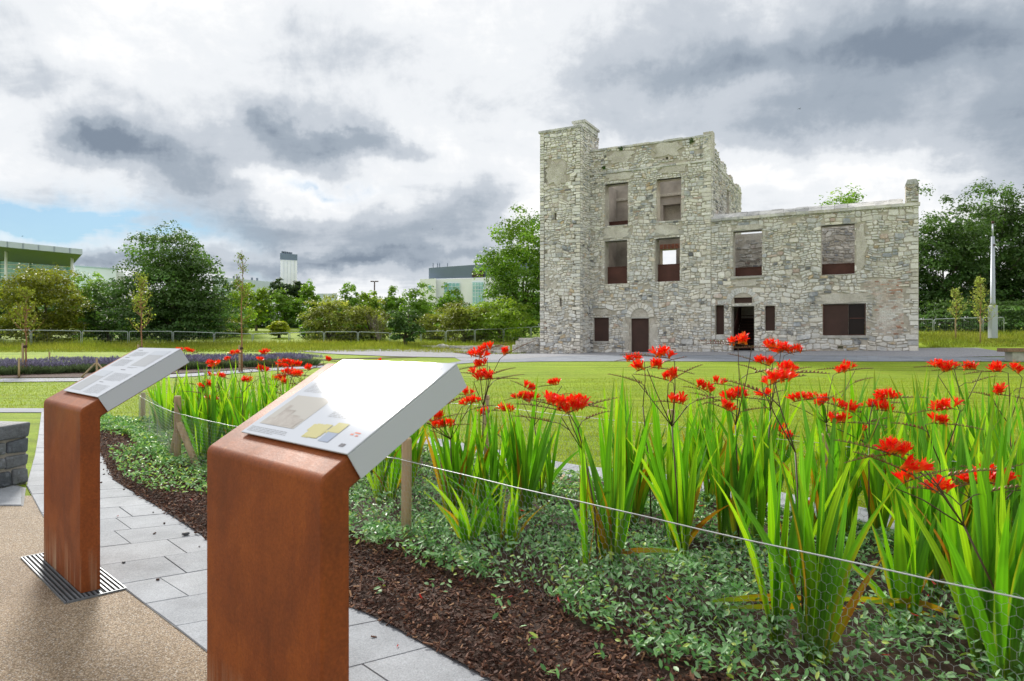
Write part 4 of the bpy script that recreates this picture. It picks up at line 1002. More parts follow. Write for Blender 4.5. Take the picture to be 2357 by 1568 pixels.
lec2 = lectern((-.488, 1.749), -.028, 'nearest large rusted steel lectern with glaring white information panel and yellow map', P2, 2)

# grating round the foot of the farther lectern
M['galv'] = simple('galvanised_steel', (.15, .17, .19), .5, .4, var=.2, scale=14)
M['pit_shade'] = simple('painted_pit_shade', (.02, .02, .02), .9)
rz = math.atan2(-.697, .717)
gt = empty('floor_grating', (-2.034, 3.217, .006), rz, 'galvanised steel bar grating in the gravel around a lectern foot', 'grating')
b_ = MB(); b_.add([(-.83, -.078, .002), (.09, -.078, .002), (.09, .165, .002), (-.83, .165, .002)], [(0, 1, 2, 3)]); b_.build('pit_shade', M['pit_shade'], gt)  # flat sheet, no hole: its black stands for the shade beneath the bars
for y_ in (-.066, -.046, -.026, -.008, .094, .112, .132, .152):
    MB().box((-.37, y_, .005), (.91, .0075, .006)).build('grating_bar', M['galv'], gt)
for y_ in (.008, .028, .048, .068):
    MB().box((-.795, y_, .005), (.06, .0075, .006)).build('grating_bar', M['galv'], gt); MB().box((.053, y_, .005), (.06, .0075, .006)).build('grating_bar', M['galv'], gt)
for y_ in (-.081, .168): MB().box((-.37, y_, .004), (.926, .006, .010)).build('grating_frame', M['galv'], gt)
for x_ in (-.833, .093): MB().box((x_, .0435, .004), (.006, .24, .010)).build('grating_frame', M['galv'], gt)

# loose stones
M['pebble'] = simple('dark_pebble', (.09, .095, .105), .6, var=.3, scale=40, bmp=.002)
def pebble(x, y, r_, lab):
    bm = bmesh.new(); bmesh.ops.create_icosphere(bm, subdivisions=2, radius=1)
    rg = random.Random(int(x * 7)); 
    for v in bm.verts: v.co = Vector((v.co.x * r_ * 1.3, v.co.y * r_ * .9, v.co.z * r_ * .55)) * (1 + .25 * (sn(v.co.x * 2 + x, v.co.y * 2 + v.co.z, 3) - .5))
    me = bpy.data.meshes.new('stone'); bm.to_mesh(me); bm.free(); me.materials.append(M['pebble']); o = link('loose_stone', me); smooth(o)
    X, Y = gp(x, y); o.location = (X, Y, .014 + r_ * .5); o.rotation_euler.z = x; setp(o, lab, 'stone', 'loose stones on the paving')
pebble(428, 1237, .018, 'dark flat pebble on the paving beside the bark mulch')
pebble(285, 1302, .010, 'small dark stone on paving right of the farther lectern')

# low dark stone wall at the left edge
m_, t, b = mat('dark_wall_stone'); p = pos(t)
c = t.mix(1.0, colattr(t), t.ramp(t.noise(p, 18, 7, .7), [(.3, .6), (.7, 1.4)]), 'MULTIPLY')
c = t.mix(t.mapr(t.noise(p, 7, 5, .7), .6, .72, 0, .6), c, (.34, .37, .42))
t.put(b.inputs['Base Color'], c); b.inputs['Roughness'].default_value = .7; bump(t, b, t.noise(p, 26, 6, .7), .02); M['darkstone'] = m_
M['wallmortar'] = simple('wall_mortar', (.34, .31, .27), .95, var=.2, scale=12, bmp=.01)
wd = np.array([-.18, -.98]); wd /= np.linalg.norm(wd); wn_ = np.array([.98, -.18]); wn_ /= np.linalg.norm(wn_)
lw = empty('stone_wall', (-4.05, 5.72, 0), 0, 'low mortared wall of dark blue-grey blocks at the left edge', 'wall')
def lp(s_, d_, z_): return tuple(wd * s_ + wn_ * d_) + (z_,)
b_ = MB(); b_.hexa([lp(0, -.4, -.02), lp(2.0, -.4, -.02), lp(2.0, -.025, -.02), lp(0, -.025, -.02), lp(0, -.4, .46), lp(2.0, -.4, .46), lp(2.0, -.025, .46), lp(0, -.025, .46)][0:8]); b_.build('wall_core', M['wallmortar'], lw)
rg = random.Random(8); z_ = .01
for hgt in (.135, .12, .125, .13):
    s_ = -.02 if hgt != .12 else -.015
    while s_ < 1.9:
        w_ = rg.uniform(.13, .3) if hgt != .13 else rg.uniform(.3, .5)
        for d0, d1 in ((-.2, 0),):
            q = np.array([lp(s_ + i_ * w_ + .008 * (1 - 2 * i_), d_, z_ + k_ * hgt + .009 * (1 - 2 * k_)) for k_ in (0, 1) for i_, d_ in ((0, d0), (1, d0), (1, d1), (0, d1))])
            q += np.random.default_rng(int(s_ * 100 + z_ * 1000)).uniform(-.012, .012, q.shape)
            if hgt == .13: q[[0, 1, 4, 5]] = np.array([lp(s_ + i_ * w_ + .008 * (1 - 2 * i_), -.42, z_ + k_ * hgt) for k_ in (0, 1) for i_ in (0, 1)])
            bb = MB(); bb.hexa(q, np.array(rg.choice([(.065, .075, .09), (.10, .115, .135), (.05, .055, .06), (.14, .15, .16)]) if hgt != .13 else (.13, .14, .155))); o = bb.build('wall_stone', M['darkstone'], lw); bevel(o, .018, 3); smooth(o)
        s_ += w_
    z_ += hgt
for k_, (z0_, hh_) in enumerate(((.01, .13), (.145, .12), (.265, .125))):
    q = np.array([lp(s2_, d_, z0_ + kk * hh_) for kk in (0, 1) for s2_, d_ in ((-.03, -.38), (-.03, -.22), (.1, -.22), (.1, -.38))]); bb = MB(); bb.hexa(q, (.08, .09, .1)); bevel(bb.build('wall_stone', M['darkstone'], lw), .015, 2)

# ------------------------------------------------------------------ chicken-wire fences round the bed
m_, t, b = mat('turned_softwood'); p = objc(t)
mp = t.node('ShaderNodeMapping'); t.put(mp.inputs[0], p); mp.inputs['Scale'].default_value = (30, 30, 1.6)
c = t.ramp(t.noise(mp.outputs[0], 1.2, 5, .6, .5), [(.3, (.24, .165, .095)), (.5, (.40, .285, .165)), (.7, (.50, .37, .23))])
c = t.mix(t.mapr(t.noise(p, 5, 4, .6), .55, .7, 0, .5), c, (.34, .31, .26))
t.put(b.inputs['Base Color'], c); b.inputs['Roughness'].default_value = .75; bump(t, b, t.noise(mp.outputs[0], 3, 4, .6), .002); M['stake'] = m_
M['wire'] = simple('galvanised_wire', (.55, .57, .58), .4, .6, var=.1)
M['net'] = simple('galvanised_netting', (.40, .42, .43), .5, .5, var=.1)
def stake_mb(a, b_, r_, n_=12):
    a, b_ = Vector(a), Vector(b_); q = MB(); d = (b_ - a).normalized()
    q.tube([a, a + (b_ - a) * .5, b_ - d * .012, b_], [r_, r_ * .98, r_ * .97, r_ * .82], n_); return q
def netting(P, h, seed, cell=.032, sag=.02, rad=.00055):
    P = np.array(P, float); d = np.concatenate([[0], np.cumsum(np.linalg.norm(np.diff(P, axis=0), axis=1))]); Ln = d[-1]
    nx = int(Ln / cell); nz = int(h / (cell * .86))
    e0, e1 = [], []
    dz = h / nz
    for j in range(nz):
        i_ = np.arange(nx); x = (i_ + (.5 if j % 2 else 0)) * cell; z = np.full(nx, j * dz)
        a = np.stack([x, z + dz * .33], 1); b__ = np.stack([x, z + dz], 1)
        e0.append(a); e1.append(b__)                                       # twisted upright
        for sx in (-.5, .5): e0.append(b__); e1.append(np.stack([x + sx * cell, z + dz * 1.33], 1))
    e0 = np.concatenate(e0); e1 = np.concatenate(e1)
    def w3(q):
        s_ = np.clip(q[:, 0], 0, Ln); X = np.interp(s_, d, P[:, 0]); Y = np.interp(s_, d, P[:, 1])
        k = q[:, 1] / h; bul = (vnoise(s_ * 2.5, q[:, 1] * 4, seed) - .5) * .05 * np.sin(np.pi * np.clip(k, 0, 1)) ** .5
        j_ = np.argmin(np.abs(s_[:, None] - d[None]), 1); dd = np.min(np.abs(s_[:, None] - d[None]), 1)
        return np.stack([X + bul, Y + bul * .6, q[:, 1] + .03 - k * sag * np.clip(dd * 1.2, 0, 1)], 1)
    A, B = w3(e0), w3(e1); t_ = B - A; t_ /= np.linalg.norm(t_, axis=1)[:, None] + 1e-9
    ref = np.array([0.3, -.8, .5]); u = np.cross(t_, ref); u /= np.linalg.norm(u, axis=1)[:, None]; v = np.cross(t_, u)
    V = []; n_ = len(A)
    for E in (A, B):
        for k in range(3):
            q = 2 * math.pi * k / 3; V.append(E + (u * math.cos(q) + v * math.sin(q)) * rad)
    V = np.stack(V, 1).reshape(-1, 3); o_ = (np.arange(n_) * 6)[:, None]
    Fq = np.concatenate([o_ + np.array([[k, (k + 1) % 3, 3 + (k + 1) % 3, 3 + k]]) for k in range(3)])
    return mesh_np('netting', V, [Fq], None, M['net'])
def wire_curve(P, zs, sag, rad, n_=14, wob=0.0, seed=0):
    b_ = MB(); rg_ = random.Random(seed)
    for (a, za), (c, zc_) in zip(zip(P[:-1], zs[:-1]), zip(P[1:], zs[1:])):
        pts = []
        for k in range(n_ + 1):
            t_ = k / n_; pts.append((a[0] + (c[0] - a[0]) * t_ + rg_.uniform(-wob, wob), a[1] + (c[1] - a[1]) * t_, za + (zc_ - za) * t_ - sag * 4 * t_ * (1 - t_) + rg_.uniform(-wob, wob)))
        b_.tube(pts, rad, 6)
    return b_
NF = [(-4.95, 9.15), (-3.02, 6.16), (-1.78, 4.95), (-.586, 3.778), (1.45, 1.628)]
fn = empty('wire_netting_fence', (NF[3][0], NF[3][1], 0), 0, 'nearer low fence of round stakes, line wire and chicken wire before the crocosmias', 'fence')
def fpart(o, root): o.parent = root; o.matrix_parent_inverse = Matrix.Translation(root.location).inverted(); return o
for (x_, y_), h_, r_ in zip(NF, (.50, .70, .62, .66, .6), (.03, .031, .028, .029, .029)): fpart(stake_mb((x_, y_, -.02), (x_ + .004, y_, h_), r_).build('fence_post', M['stake'], None, True), fn)
# braces of the second post
fpart(stake_mb((-2.73, 6.0, .0), (-2.985, 6.12, .46), .03).build('brace', M['stake'], None, True), fn)
fpart(stake_mb((-3.24, 6.45, .0), (-3.03, 6.2, .45), .027).build('brace', M['stake'], None, True), fn)
off = lambda P, k: [(x_ - .028 * k, y_ - .028 * k) for x_, y_ in P]
NFw = off(NF, 1)
fpart(wire_curve(NFw, (.46, .56, .55, .548, .548), .012, .0024, 16, .002, 1).build('line_wire', M['wire'], None, True), fn)
fpart(link('netting', netting(NFw, .52, 3)), fn)
FFp = [(-4.95, 9.15), (-3.2, 8.9), (-1.2, 7.6), (-.25, 6.75), (1.2, 5.15), (1.95, 4.25), (2.75, 3.2), (3.6, 2.0)]
ff_ = empty('wire_netting_fence', (1.2, 5.15, 0), 0, 'farther low wire fence along the path behind the crocosmias', 'fence')
for k_, ((x_, y_), h_) in enumerate(zip(FFp[1:], (.62, .6, .66, .68, .62, .62, .6))): fpart(stake_mb((x_, y_, -.02), (x_, y_, h_), .029).build('fence_post', M['stake'], None, True), ff_)
fpart(stake_mb(tuple(gp(1478, 1128)) + (.04,), tuple(at(1432, 1035, 5.6)), .028).build('brace', M['stake'], None, True), ff_)
fpart(stake_mb(tuple(gp(1284, 1136)) + (.06,), tuple(at(1300, 1098, 5.6)), .028).build('brace', M['stake'], None, True), ff_)
fpart(wire_curve(FFp, [.5] + [.56] * 7, .012, .002, 10, .001, 2).build('line_wire', M['wire'], None, True), ff_)
fpart(link('netting', netting(FFp, .5, 5, .045, .02, .0009)), ff_)
# ------------------------------------------------------------------ crocosmias
m_ = leafmat('crocosmia_leaf', .48, .38, .45, (1.15, 1.25, .45)); M['cleaf'] = m_
m_ = leafmat('crocosmia_flower', .42, .4, .35, (1.2, .7, .4)); M['cflower'] = m_
m_, t, b = mat('crocosmia_stem'); t.put(b.inputs['Base Color'], colattr(t)); b.inputs['Roughness'].default_value = .5; M['cstem'] = m_
def leaf_mesh(seed, L, W, bend, kind):
    rg_ = random.Random(seed); rows = 9; V = []; C = []; F_ = []
    gcol = np.array(rg_.choice([(.17, .40, .014), (.11, .31, .014), (.24, .47, .016), (.085, .24, .018), (.30, .50, .02), (.14, .36, .014)]))
    dry = np.array(rg_.choice([(.50, .22, .012), (.42, .11, .012), (.52, .34, .02)]))
    lean = rg_.uniform(-.12, .12); tw = rg_.uniform(-.7, .7)
    for i_ in range(rows):
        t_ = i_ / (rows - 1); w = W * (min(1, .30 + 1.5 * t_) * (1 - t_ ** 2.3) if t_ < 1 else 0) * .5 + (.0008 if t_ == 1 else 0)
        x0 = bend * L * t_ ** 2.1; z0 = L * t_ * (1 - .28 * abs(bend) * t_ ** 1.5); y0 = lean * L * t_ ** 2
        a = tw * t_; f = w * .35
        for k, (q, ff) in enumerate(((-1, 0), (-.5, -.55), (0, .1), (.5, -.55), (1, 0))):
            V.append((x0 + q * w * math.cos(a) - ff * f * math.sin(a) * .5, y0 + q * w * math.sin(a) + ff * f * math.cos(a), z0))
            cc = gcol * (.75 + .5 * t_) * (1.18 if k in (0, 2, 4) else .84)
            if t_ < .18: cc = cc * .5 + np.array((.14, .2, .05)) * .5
            if kind == 1:
                e = np.clip((t_ - .05) * 2.2, 0, 1) * (1.0 if k != 2 else .7) * (1 - .2 * t_); cc = cc * (1 - e) + dry * e
            elif kind == 2 and k >= 3: cc = cc * .4 + np.array((.46, .36, .02)) * .6
            if kind == 0 and t_ > .93: cc = cc * .4 + np.array((.3, .2, .03)) * .6
            C.append(cc)
    for i_ in range(rows - 1):
        for k in range(4): q = i_ * 5 + k; F_.append((q, q + 1, q + 6, q + 5))
    return mesh_np('leaf', V, [np.array(F_)], np.array(C), M['cleaf'], None, True)
rg = random.Random(77)
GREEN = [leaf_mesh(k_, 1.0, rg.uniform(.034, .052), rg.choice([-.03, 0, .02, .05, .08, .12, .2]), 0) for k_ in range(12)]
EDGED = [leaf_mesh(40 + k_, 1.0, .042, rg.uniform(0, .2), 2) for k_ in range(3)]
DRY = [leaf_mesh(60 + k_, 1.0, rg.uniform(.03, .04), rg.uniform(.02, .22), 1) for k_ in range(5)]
def flower_mesh(seed, open_):
    rg_ = random.Random(seed); b_ = MB()
    for k in range(6):
        a = k * math.pi / 3 + rg_.uniform(-.12, .12); ln = rg_.uniform(.88, 1.1)
        rows = [(.0018, 0, .002), (.0045, .016 * ln, .0034), (.008 + .004 * open_, .028 * ln, .006), (.011 + .011 * open_, .039 * ln, .0056), (.013 + .019 * open_, (.050 - .009 * open_) * ln, .0008)]
        V = []; C = []
        for (r_, z_, w_) in rows:
            for s_ in (-1, 1): V.append((r_ * math.cos(a) - s_ * w_ * math.sin(a), r_ * math.sin(a) + s_ * w_ * math.cos(a), z_))
        base = np.array(rg_.choice([(.92, .028, .010), (.84, .014, .008), (.94, .06, .012)]))
        for i_, cc in enumerate([(.80, .42, .04), (.86, .20, .02), base, base, base * .9]): C += [cc, cc]
        b_.add(V, [(2 * i_, 2 * i_ + 1, 2 * i_ + 3, 2 * i_ + 2) for i_ in range(4)], np.array(C))
    for k in range(3):
        a = k * 2.1 + .4; b_.tube([(0, 0, .012), (.006 * math.cos(a), .006 * math.sin(a), .055)], [.0007, .0009], 3, (.75, .38, .06))
    return b_.mesh('flower', M['cflower'])
FLW = [flower_mesh(1, 1.0), flower_mesh(2, .6), flower_mesh(3, .3), flower_mesh(4, .85)]
def spike_mesh(seed, n_, nb0):
    """a zig-zag spike along +x with two ranks of buds standing up from it; the first nb0 joints carry only stubs"""
    rg_ = random.Random(seed); b_ = MB(); pts = []
    for k in range(n_ + 1): t_ = k / n_; pts.append((.0085 * k, (.0012 if k % 2 else -.0012), .010 * math.sin(t_ * 2.2) - .004 * t_))
    b_.tube(pts, [.0022 - .0011 * k / n_ for k in range(n_ + 1)], 4, (.16, .07, .035))
    for k in range(n_):
        t_ = k / n_; x, y, z = pts[k]; ln = .017 * (1 - .6 * t_) if k >= nb0 else .008; sd_ = 1 if k % 2 else -1
        c0 = np.array((x, y, z)); d = np.array((.45, .35 * sd_, .8)); d /= np.linalg.norm(d); w = ln * .23
        u = np.cross(d, (0, 0, 1)); u /= np.linalg.norm(u); v = np.cross(d, u)
        col = np.array(rg_.choice([(.20, .10, .03), (.26, .05, .025), (.16, .15, .04)]))
        m2 = c0 + d * ln * .45; b_.add([c0, m2 + u * w, m2 + v * w, m2 - u * w, m2 - v * w, c0 + d * ln], [(0, 2, 1), (0, 3, 2), (0, 4, 3), (0, 1, 4), (5, 1, 2), (5, 2, 3), (5, 3, 4), (5, 4, 1)], col)
    return b_.mesh('bud_spike', M['cstem'], False)
SPK = [spike_mesh(1, 22, 9), spike_mesh(2, 25, 10), spike_mesh(3, 18, 8), spike_mesh(4, 17, 0), spike_mesh(5, 21, 0)]
PLANTS = []
def crocosmia(bx_, by_, heads, nleaf, hgt, seed, spread=1.0, dry=.12, Yo=None):
    rg_ = random.Random(seed)
    X, Y = gp(bx_, by_) if Yo is None else ((bx_ - CX) * Yo / FX, Yo)
    zb = float(bedz(np.array(X), np.array(Y))) - .005
    root = empty('crocosmia_clump', (X, Y, zb), 0)
    fa = rg_.uniform(-.5, .5); nfan = 1 if nleaf < 12 else (2 if nleaf < 24 else 3)
    fo = [(rg_.uniform(-.11, .11), rg_.uniform(-.10, .10)) for _ in range(nfan)] if nfan > 1 else [(0, 0)]; fa0 = fa
    for k in range(nleaf):
        fi = k % nfan; per = (nleaf + nfan - 1) // nfan; q = (k // nfan + .5) / per * 2 - 1; kind = rg_.random(); fa = fa0 + fi * 1.1
        me = rg_.choice(DRY) if kind < dry else (rg_.choice(EDGED) if kind < dry + .1 else rg_.choice(GREEN))
        o = bpy.data.objects.new('leaf', me); COL.objects.link(o); o.parent = root
        az_ = fa + (0 if q > 0 else math.pi) + rg_.uniform(-.45, .45)
        tilt = (abs(q) ** 1.2 * .27 + rg_.uniform(-.05, .06)) * spread
        L = hgt * rg_.uniform(.72, 1.08) * (1 - .25 * abs(q) ** 2) * (.75 if kind < dry else 1)
        o.rotation_euler = Matrix.Rotation(az_, 3, 'Z').to_4x4().to_3x3().to_euler()
        o.rotation_euler = (Matrix.Rotation(az_, 3, 'Z') @ Matrix.Rotation(tilt, 3, 'Y') @ Matrix.Rotation(rg_.uniform(-.5, .5), 3, 'Z')).to_euler()
        o.scale = (rg_.uniform(.85, 1.2), rg_.uniform(.9, 1.1), L)
        o.location = (fo[fi][0] + q * .016 * math.cos(fa) + rg_.uniform(-.008, .008), fo[fi][1] + q * .016 * math.sin(fa) + rg_.uniform(-.008, .008), 0)
    if heads:
        b_ = MB(); info = []; buds = []
        hp = []
        for h_ in heads:
            hx, hy = h_[0], h_[1]; dY = rg_.uniform(-.10, .10); w = at(hx, hy, Y + dY) - Vector((X, Y, zb)); hp.append((w, h_))
        mean = sum((w for w, _ in hp), Vector()) / len(hp)
        J = Vector((mean.x * .45, mean.y * .5, min(mean.z * .72, min(w.z for w, _ in hp) * .86)))
        scol = (.085, .045, .03)
        cen = [Vector((0, 0, 0)), J * .5 + Vector((-mean.x * .10, 0, .02)), J]
        b_.tube(cen, [.0048, .0042, .0034], 6, scol)
        for w, h_ in hp:
            dr = h_[2] if len(h_) > 2 else (1 if rg_.random() < .5 else -1)
            d = Vector((dr * 1.0, rg_.uniform(-.5, .5), rg_.uniform(-.25, .45))).normalized()
            sc_ = rg_.uniform(.95, 1.2); st_ = w - d * .045 * sc_ + Vector((0, 0, -.018))
            m1 = J + (st_ - J) * .55 + Vector((-dr * .025, 0, .005)); m2 = st_ - d * .03 + Vector((0, 0, -.012))
            b_.tube([J, m1, m2, st_], [.0028, .0024, .002, .0017], 5, scol); info.append((w, d, st_, sc_))
            if rg_.random() < .45:          # a side branch with buds only
                d2 = Vector((-dr * 1.0, rg_.uniform(-.4, .4), rg_.uniform(.05, .35))).normalized(); e2 = m1 + Vector((-dr * rg_.uniform(.03, .09), 0, rg_.uniform(.02, .07)))
                b_.tube([m1, (m1 + e2) / 2 + Vector((0, 0, .012)), e2], [.0022, .0019, .0016], 4, scol); buds.append((e2, d2))
        stem = b_.build('flower_stem', M['cstem'], root, True)
        for e2, d2 in buds:
            o = bpy.data.objects.new('bud_spike', rg_.choice(SPK[3:])); COL.objects.link(o); o.parent = stem; o.location = e2; o.rotation_euler = (Matrix.Rotation(math.atan2(d2.y, d2.x), 3, 'Z') @ Matrix.Rotation(-math.asin(d2.z), 3, 'Y')).to_euler()
        for w, d, st_, sc_ in info:
            rot = Matrix.Rotation(math.atan2(d.y, d.x), 3, 'Z') @ Matrix.Rotation(-math.asin(d.z), 3, 'Y')
            o = bpy.data.objects.new('bud_spike', rg_.choice(SPK[:3])); COL.objects.link(o); o.parent = stem; o.location = st_; o.rotation_euler = rot.to_euler(); o.scale = (sc_ * 1.05,) * 3
            nf = rg_.randint(5, 10)
            for k in range(nf):
                o = bpy.data.objects.new('flower', rg_.choice(FLW)); COL.objects.link(o); o.parent = stem
                o.location = st_ + d * (-.004 + .0092 * k + rg_.uniform(-.004, .004)) * sc_ + Vector((0, rg_.uniform(-.006, .006), rg_.uniform(-.006, .010)))
                sd_ = 1 if k % 2 else -1
                o.rotation_euler = (rot @ Matrix.Rotation(sd_ * rg_.uniform(.0, .6), 3, 'X') @ Matrix.Rotation(rg_.uniform(-.65, .65), 3, 'Y') @ Matrix.Rotation(rg_.uniform(0, 6), 3, 'Z')).to_euler()
                o.scale = (rg_.uniform(.72, 1.12) * sc_,) * 3
    PLANTS.append((root, len(heads), X / Y, Y))
H1 = [
 (1040, 1235, [(1007, 960), (1030, 925), (1065, 903)], 14, .80), (1108, 1225, [(1093, 815), (1100, 838), (1097, 858, -1), (1130, 797, 1), (1175, 805, 1), (1120, 868)], 16, .78),
 (1195, 1215, [(1123, 945, 1)], 13, .8), (1246, 1180, [(1210, 888, -1), (1195, 912, -1), (1225, 915, 1), (1270, 882, -1)], 9, .62),
 (1378, 1370, [(1275, 935, -1), (1330, 935, 1)], 15, .84), (1425, 1235, [], 14, .86), (1500, 1250, [(1455, 823, -1)], 15, .88),
 (1562, 1335, [(1515, 815, -1), (1525, 842, 1), (1520, 865, -1), (1565, 857, 1), (1550, 920)], 13, .74), (1640, 1180, [(1615, 890, -1), (1660, 880, 1)], 14, .84),
 (1700, 1300, [(1675, 915, -1), (1715, 910, 1), (1695, 785, -1)], 17, .86), (1762, 1230, [(1765, 795, -1), (1810, 800, 1), (1765, 905, 1), (1750, 830)], 15, .84),
 (1850, 1555, [(1820, 850, 1)], 17, .80), (1905, 1220, [(1865, 915), (1900, 920), (1945, 850, 1)], 15, .86), (2000, 1290, [(1940, 935, -1), (2000, 930), (2040, 940, 1), (2045, 912, 1)], 15, .82),
 (2060, 1200, [(1960, 985, -1), (1990, 985, 1), (1800, 1000, -1)], 14, .82), (2160, 1420, [(2165, 935, -1)], 16, .86), (2230, 1250, [(2165, 840, -1), (2225, 845, -1)], 15, .9),
 (2335, 1290, [(2280, 850, -1), (2330, 845, -1), (2315, 905, 1)], 15, .86), (2330, 1630, [(2035, 1030, -1), (2060, 1065, -1), (2115, 1090, 1)], 18, .80), (2440, 1560, [], 16, .82), (2300, 1500, [(2262, 1078, -1), (2250, 1095, 1)], 8, .7),
 (868, 1190, [], 9, .7), (905, 1130, [], 10, .75), (965, 1160, [], 12, .8), (1590, 1160, [], 12, .84),
 (1800, 1165, [], 14, .86), (1955, 1170, [], 14, .86), (2120, 1190, [], 14, .86), (2290, 1215, [], 14, .88), (2430, 1260, [], 14, .88), (2120, 1310, [], 13, .8), (1860, 1300, [], 11, .8), (2240, 1370, [], 13, .8), (1150, 1300, [], 6, .42), (1080, 1300, [], 5, .4), (2400, 1400, [], 14, .85), (2060, 1500, [], 6, .5)]
H2 = [
 (395, 1010, [(440, 808, 1), (410, 806)], 14, .78), (445, 1040, [(500, 838, 1), (470, 890, 1)], 15, .8), (505, 1010, [(520, 827, -1), (480, 860, -1)], 15, .8), (490, 1085, [(485, 885, 1)], 14, .82), (560, 1040, [(565, 875, -1), (545, 812, 1)], 16, .82),
 (540, 995, [(605, 828, 1), (600, 850, -1)], 15, .8), (605, 1020, [(615, 812, 1), (640, 840), (630, 870, -1)], 15, .8), (650, 1035, [(660, 855), (685, 840, 1), (655, 832, -1), (660, 880)], 15, .8), (700, 1045, [(720, 845, 1), (690, 862)], 15, .78), (740, 1010, [(760, 828, 1)], 13, .78),
 (590, 1080, [], 14, .78), (640, 1075, [], 14, .76), (690, 1080, [], 13, .74), (370, 1000, [], 11, .7), (820, 1020, [(872, 838, 1)], 12, .76), (900, 1030, [(925, 842, -1)], 12, .74), (780, 1060, [], 12, .74), (450, 995, [], 12, .76), (400, 1055, [], 8, .6), (850, 1085, [], 9, .7)]
H2 = [(x_, y_ + (45 if x_ > 520 else 0), hd, nl, hg) for x_, y_, hd, nl, hg in H2 if x_ != 400]
rgx = random.Random(12)
def more(hd): return hd + [(h_[0] + rgx.uniform(-38, 38), h_[1] + rgx.uniform(-16, 34)) for h_ in hd if rgx.random() < .55][:max(0, 6 - len(hd))]
H1 = [(x_, y_, more(hd), nl, hg) for x_, y_, hd, nl, hg in H1]; H2 = [(x_, y_, more(hd), nl, hg) for x_, y_, hd, nl, hg in H2]
for i_, (x_, y_, hd, nl, hg) in enumerate(H1 + H2): crocosmia(x_, y_, hd, int(nl * 1.5) + 3, hg * 1.12, 100 + i_, 1.0 if i_ < len(H1) else .9, .13 if i_ < len(H1) else .06)
def ordinal(n_): return '%d%s' % (n_, 'th' if 10 <= n_ % 100 <= 20 else {1: 'st', 2: 'nd', 3: 'rd'}.get(n_ % 10, 'th'))
NUMW = {1: 'one red flower head', 2: 'two red flower heads', 3: 'three red flower heads', 4: 'four red flower heads', 5: 'five red flower heads', 6: 'six red flower heads'}
for has in (True, False):
    for k_, (o, nh, x_, Y_) in enumerate(sorted([q for q in PLANTS if bool(q[1]) == has], key=lambda q: q[2])):
        lab = ('crocosmia with %s, %s flowering clump from the left in the bed' % (NUMW[nh], ordinal(k_ + 1))) if has else ('sword-leaved green crocosmia without flowers, %s flowerless clump from the left' % ordinal(k_ + 1))
        setp(o, lab, 'plant', 'crocosmia clumps in the flower bed')
# dry leaves lying flat on the ground cover
for k_, (x_, y_, a_) in enumerate(((1640, 1500, .1), (1680, 1515, -.05), (1900, 1505, .2), (1560, 1375, 2.9), (2000, 1520, .15))):
    X, Y = gp(x_, y_); o = link('fallen_leaf', DRY[k_ % 5].copy()); o.location = (X, Y, float(bedz(np.array(X), np.array(Y))) + .13); o.rotation_euler = (0, R(86), a_); o.scale = (1, 1, .5)
    setp(o, 'long withered yellow leaf lying flat on the ground cover, %s from the left' % ordinal([4, 3, 2, 1, 0].index(k_) + 1 if False else {3: 1, 0: 2, 1: 3, 2: 4, 4: 5}[k_]), 'dead leaf', 'dead leaves on the ground cover')
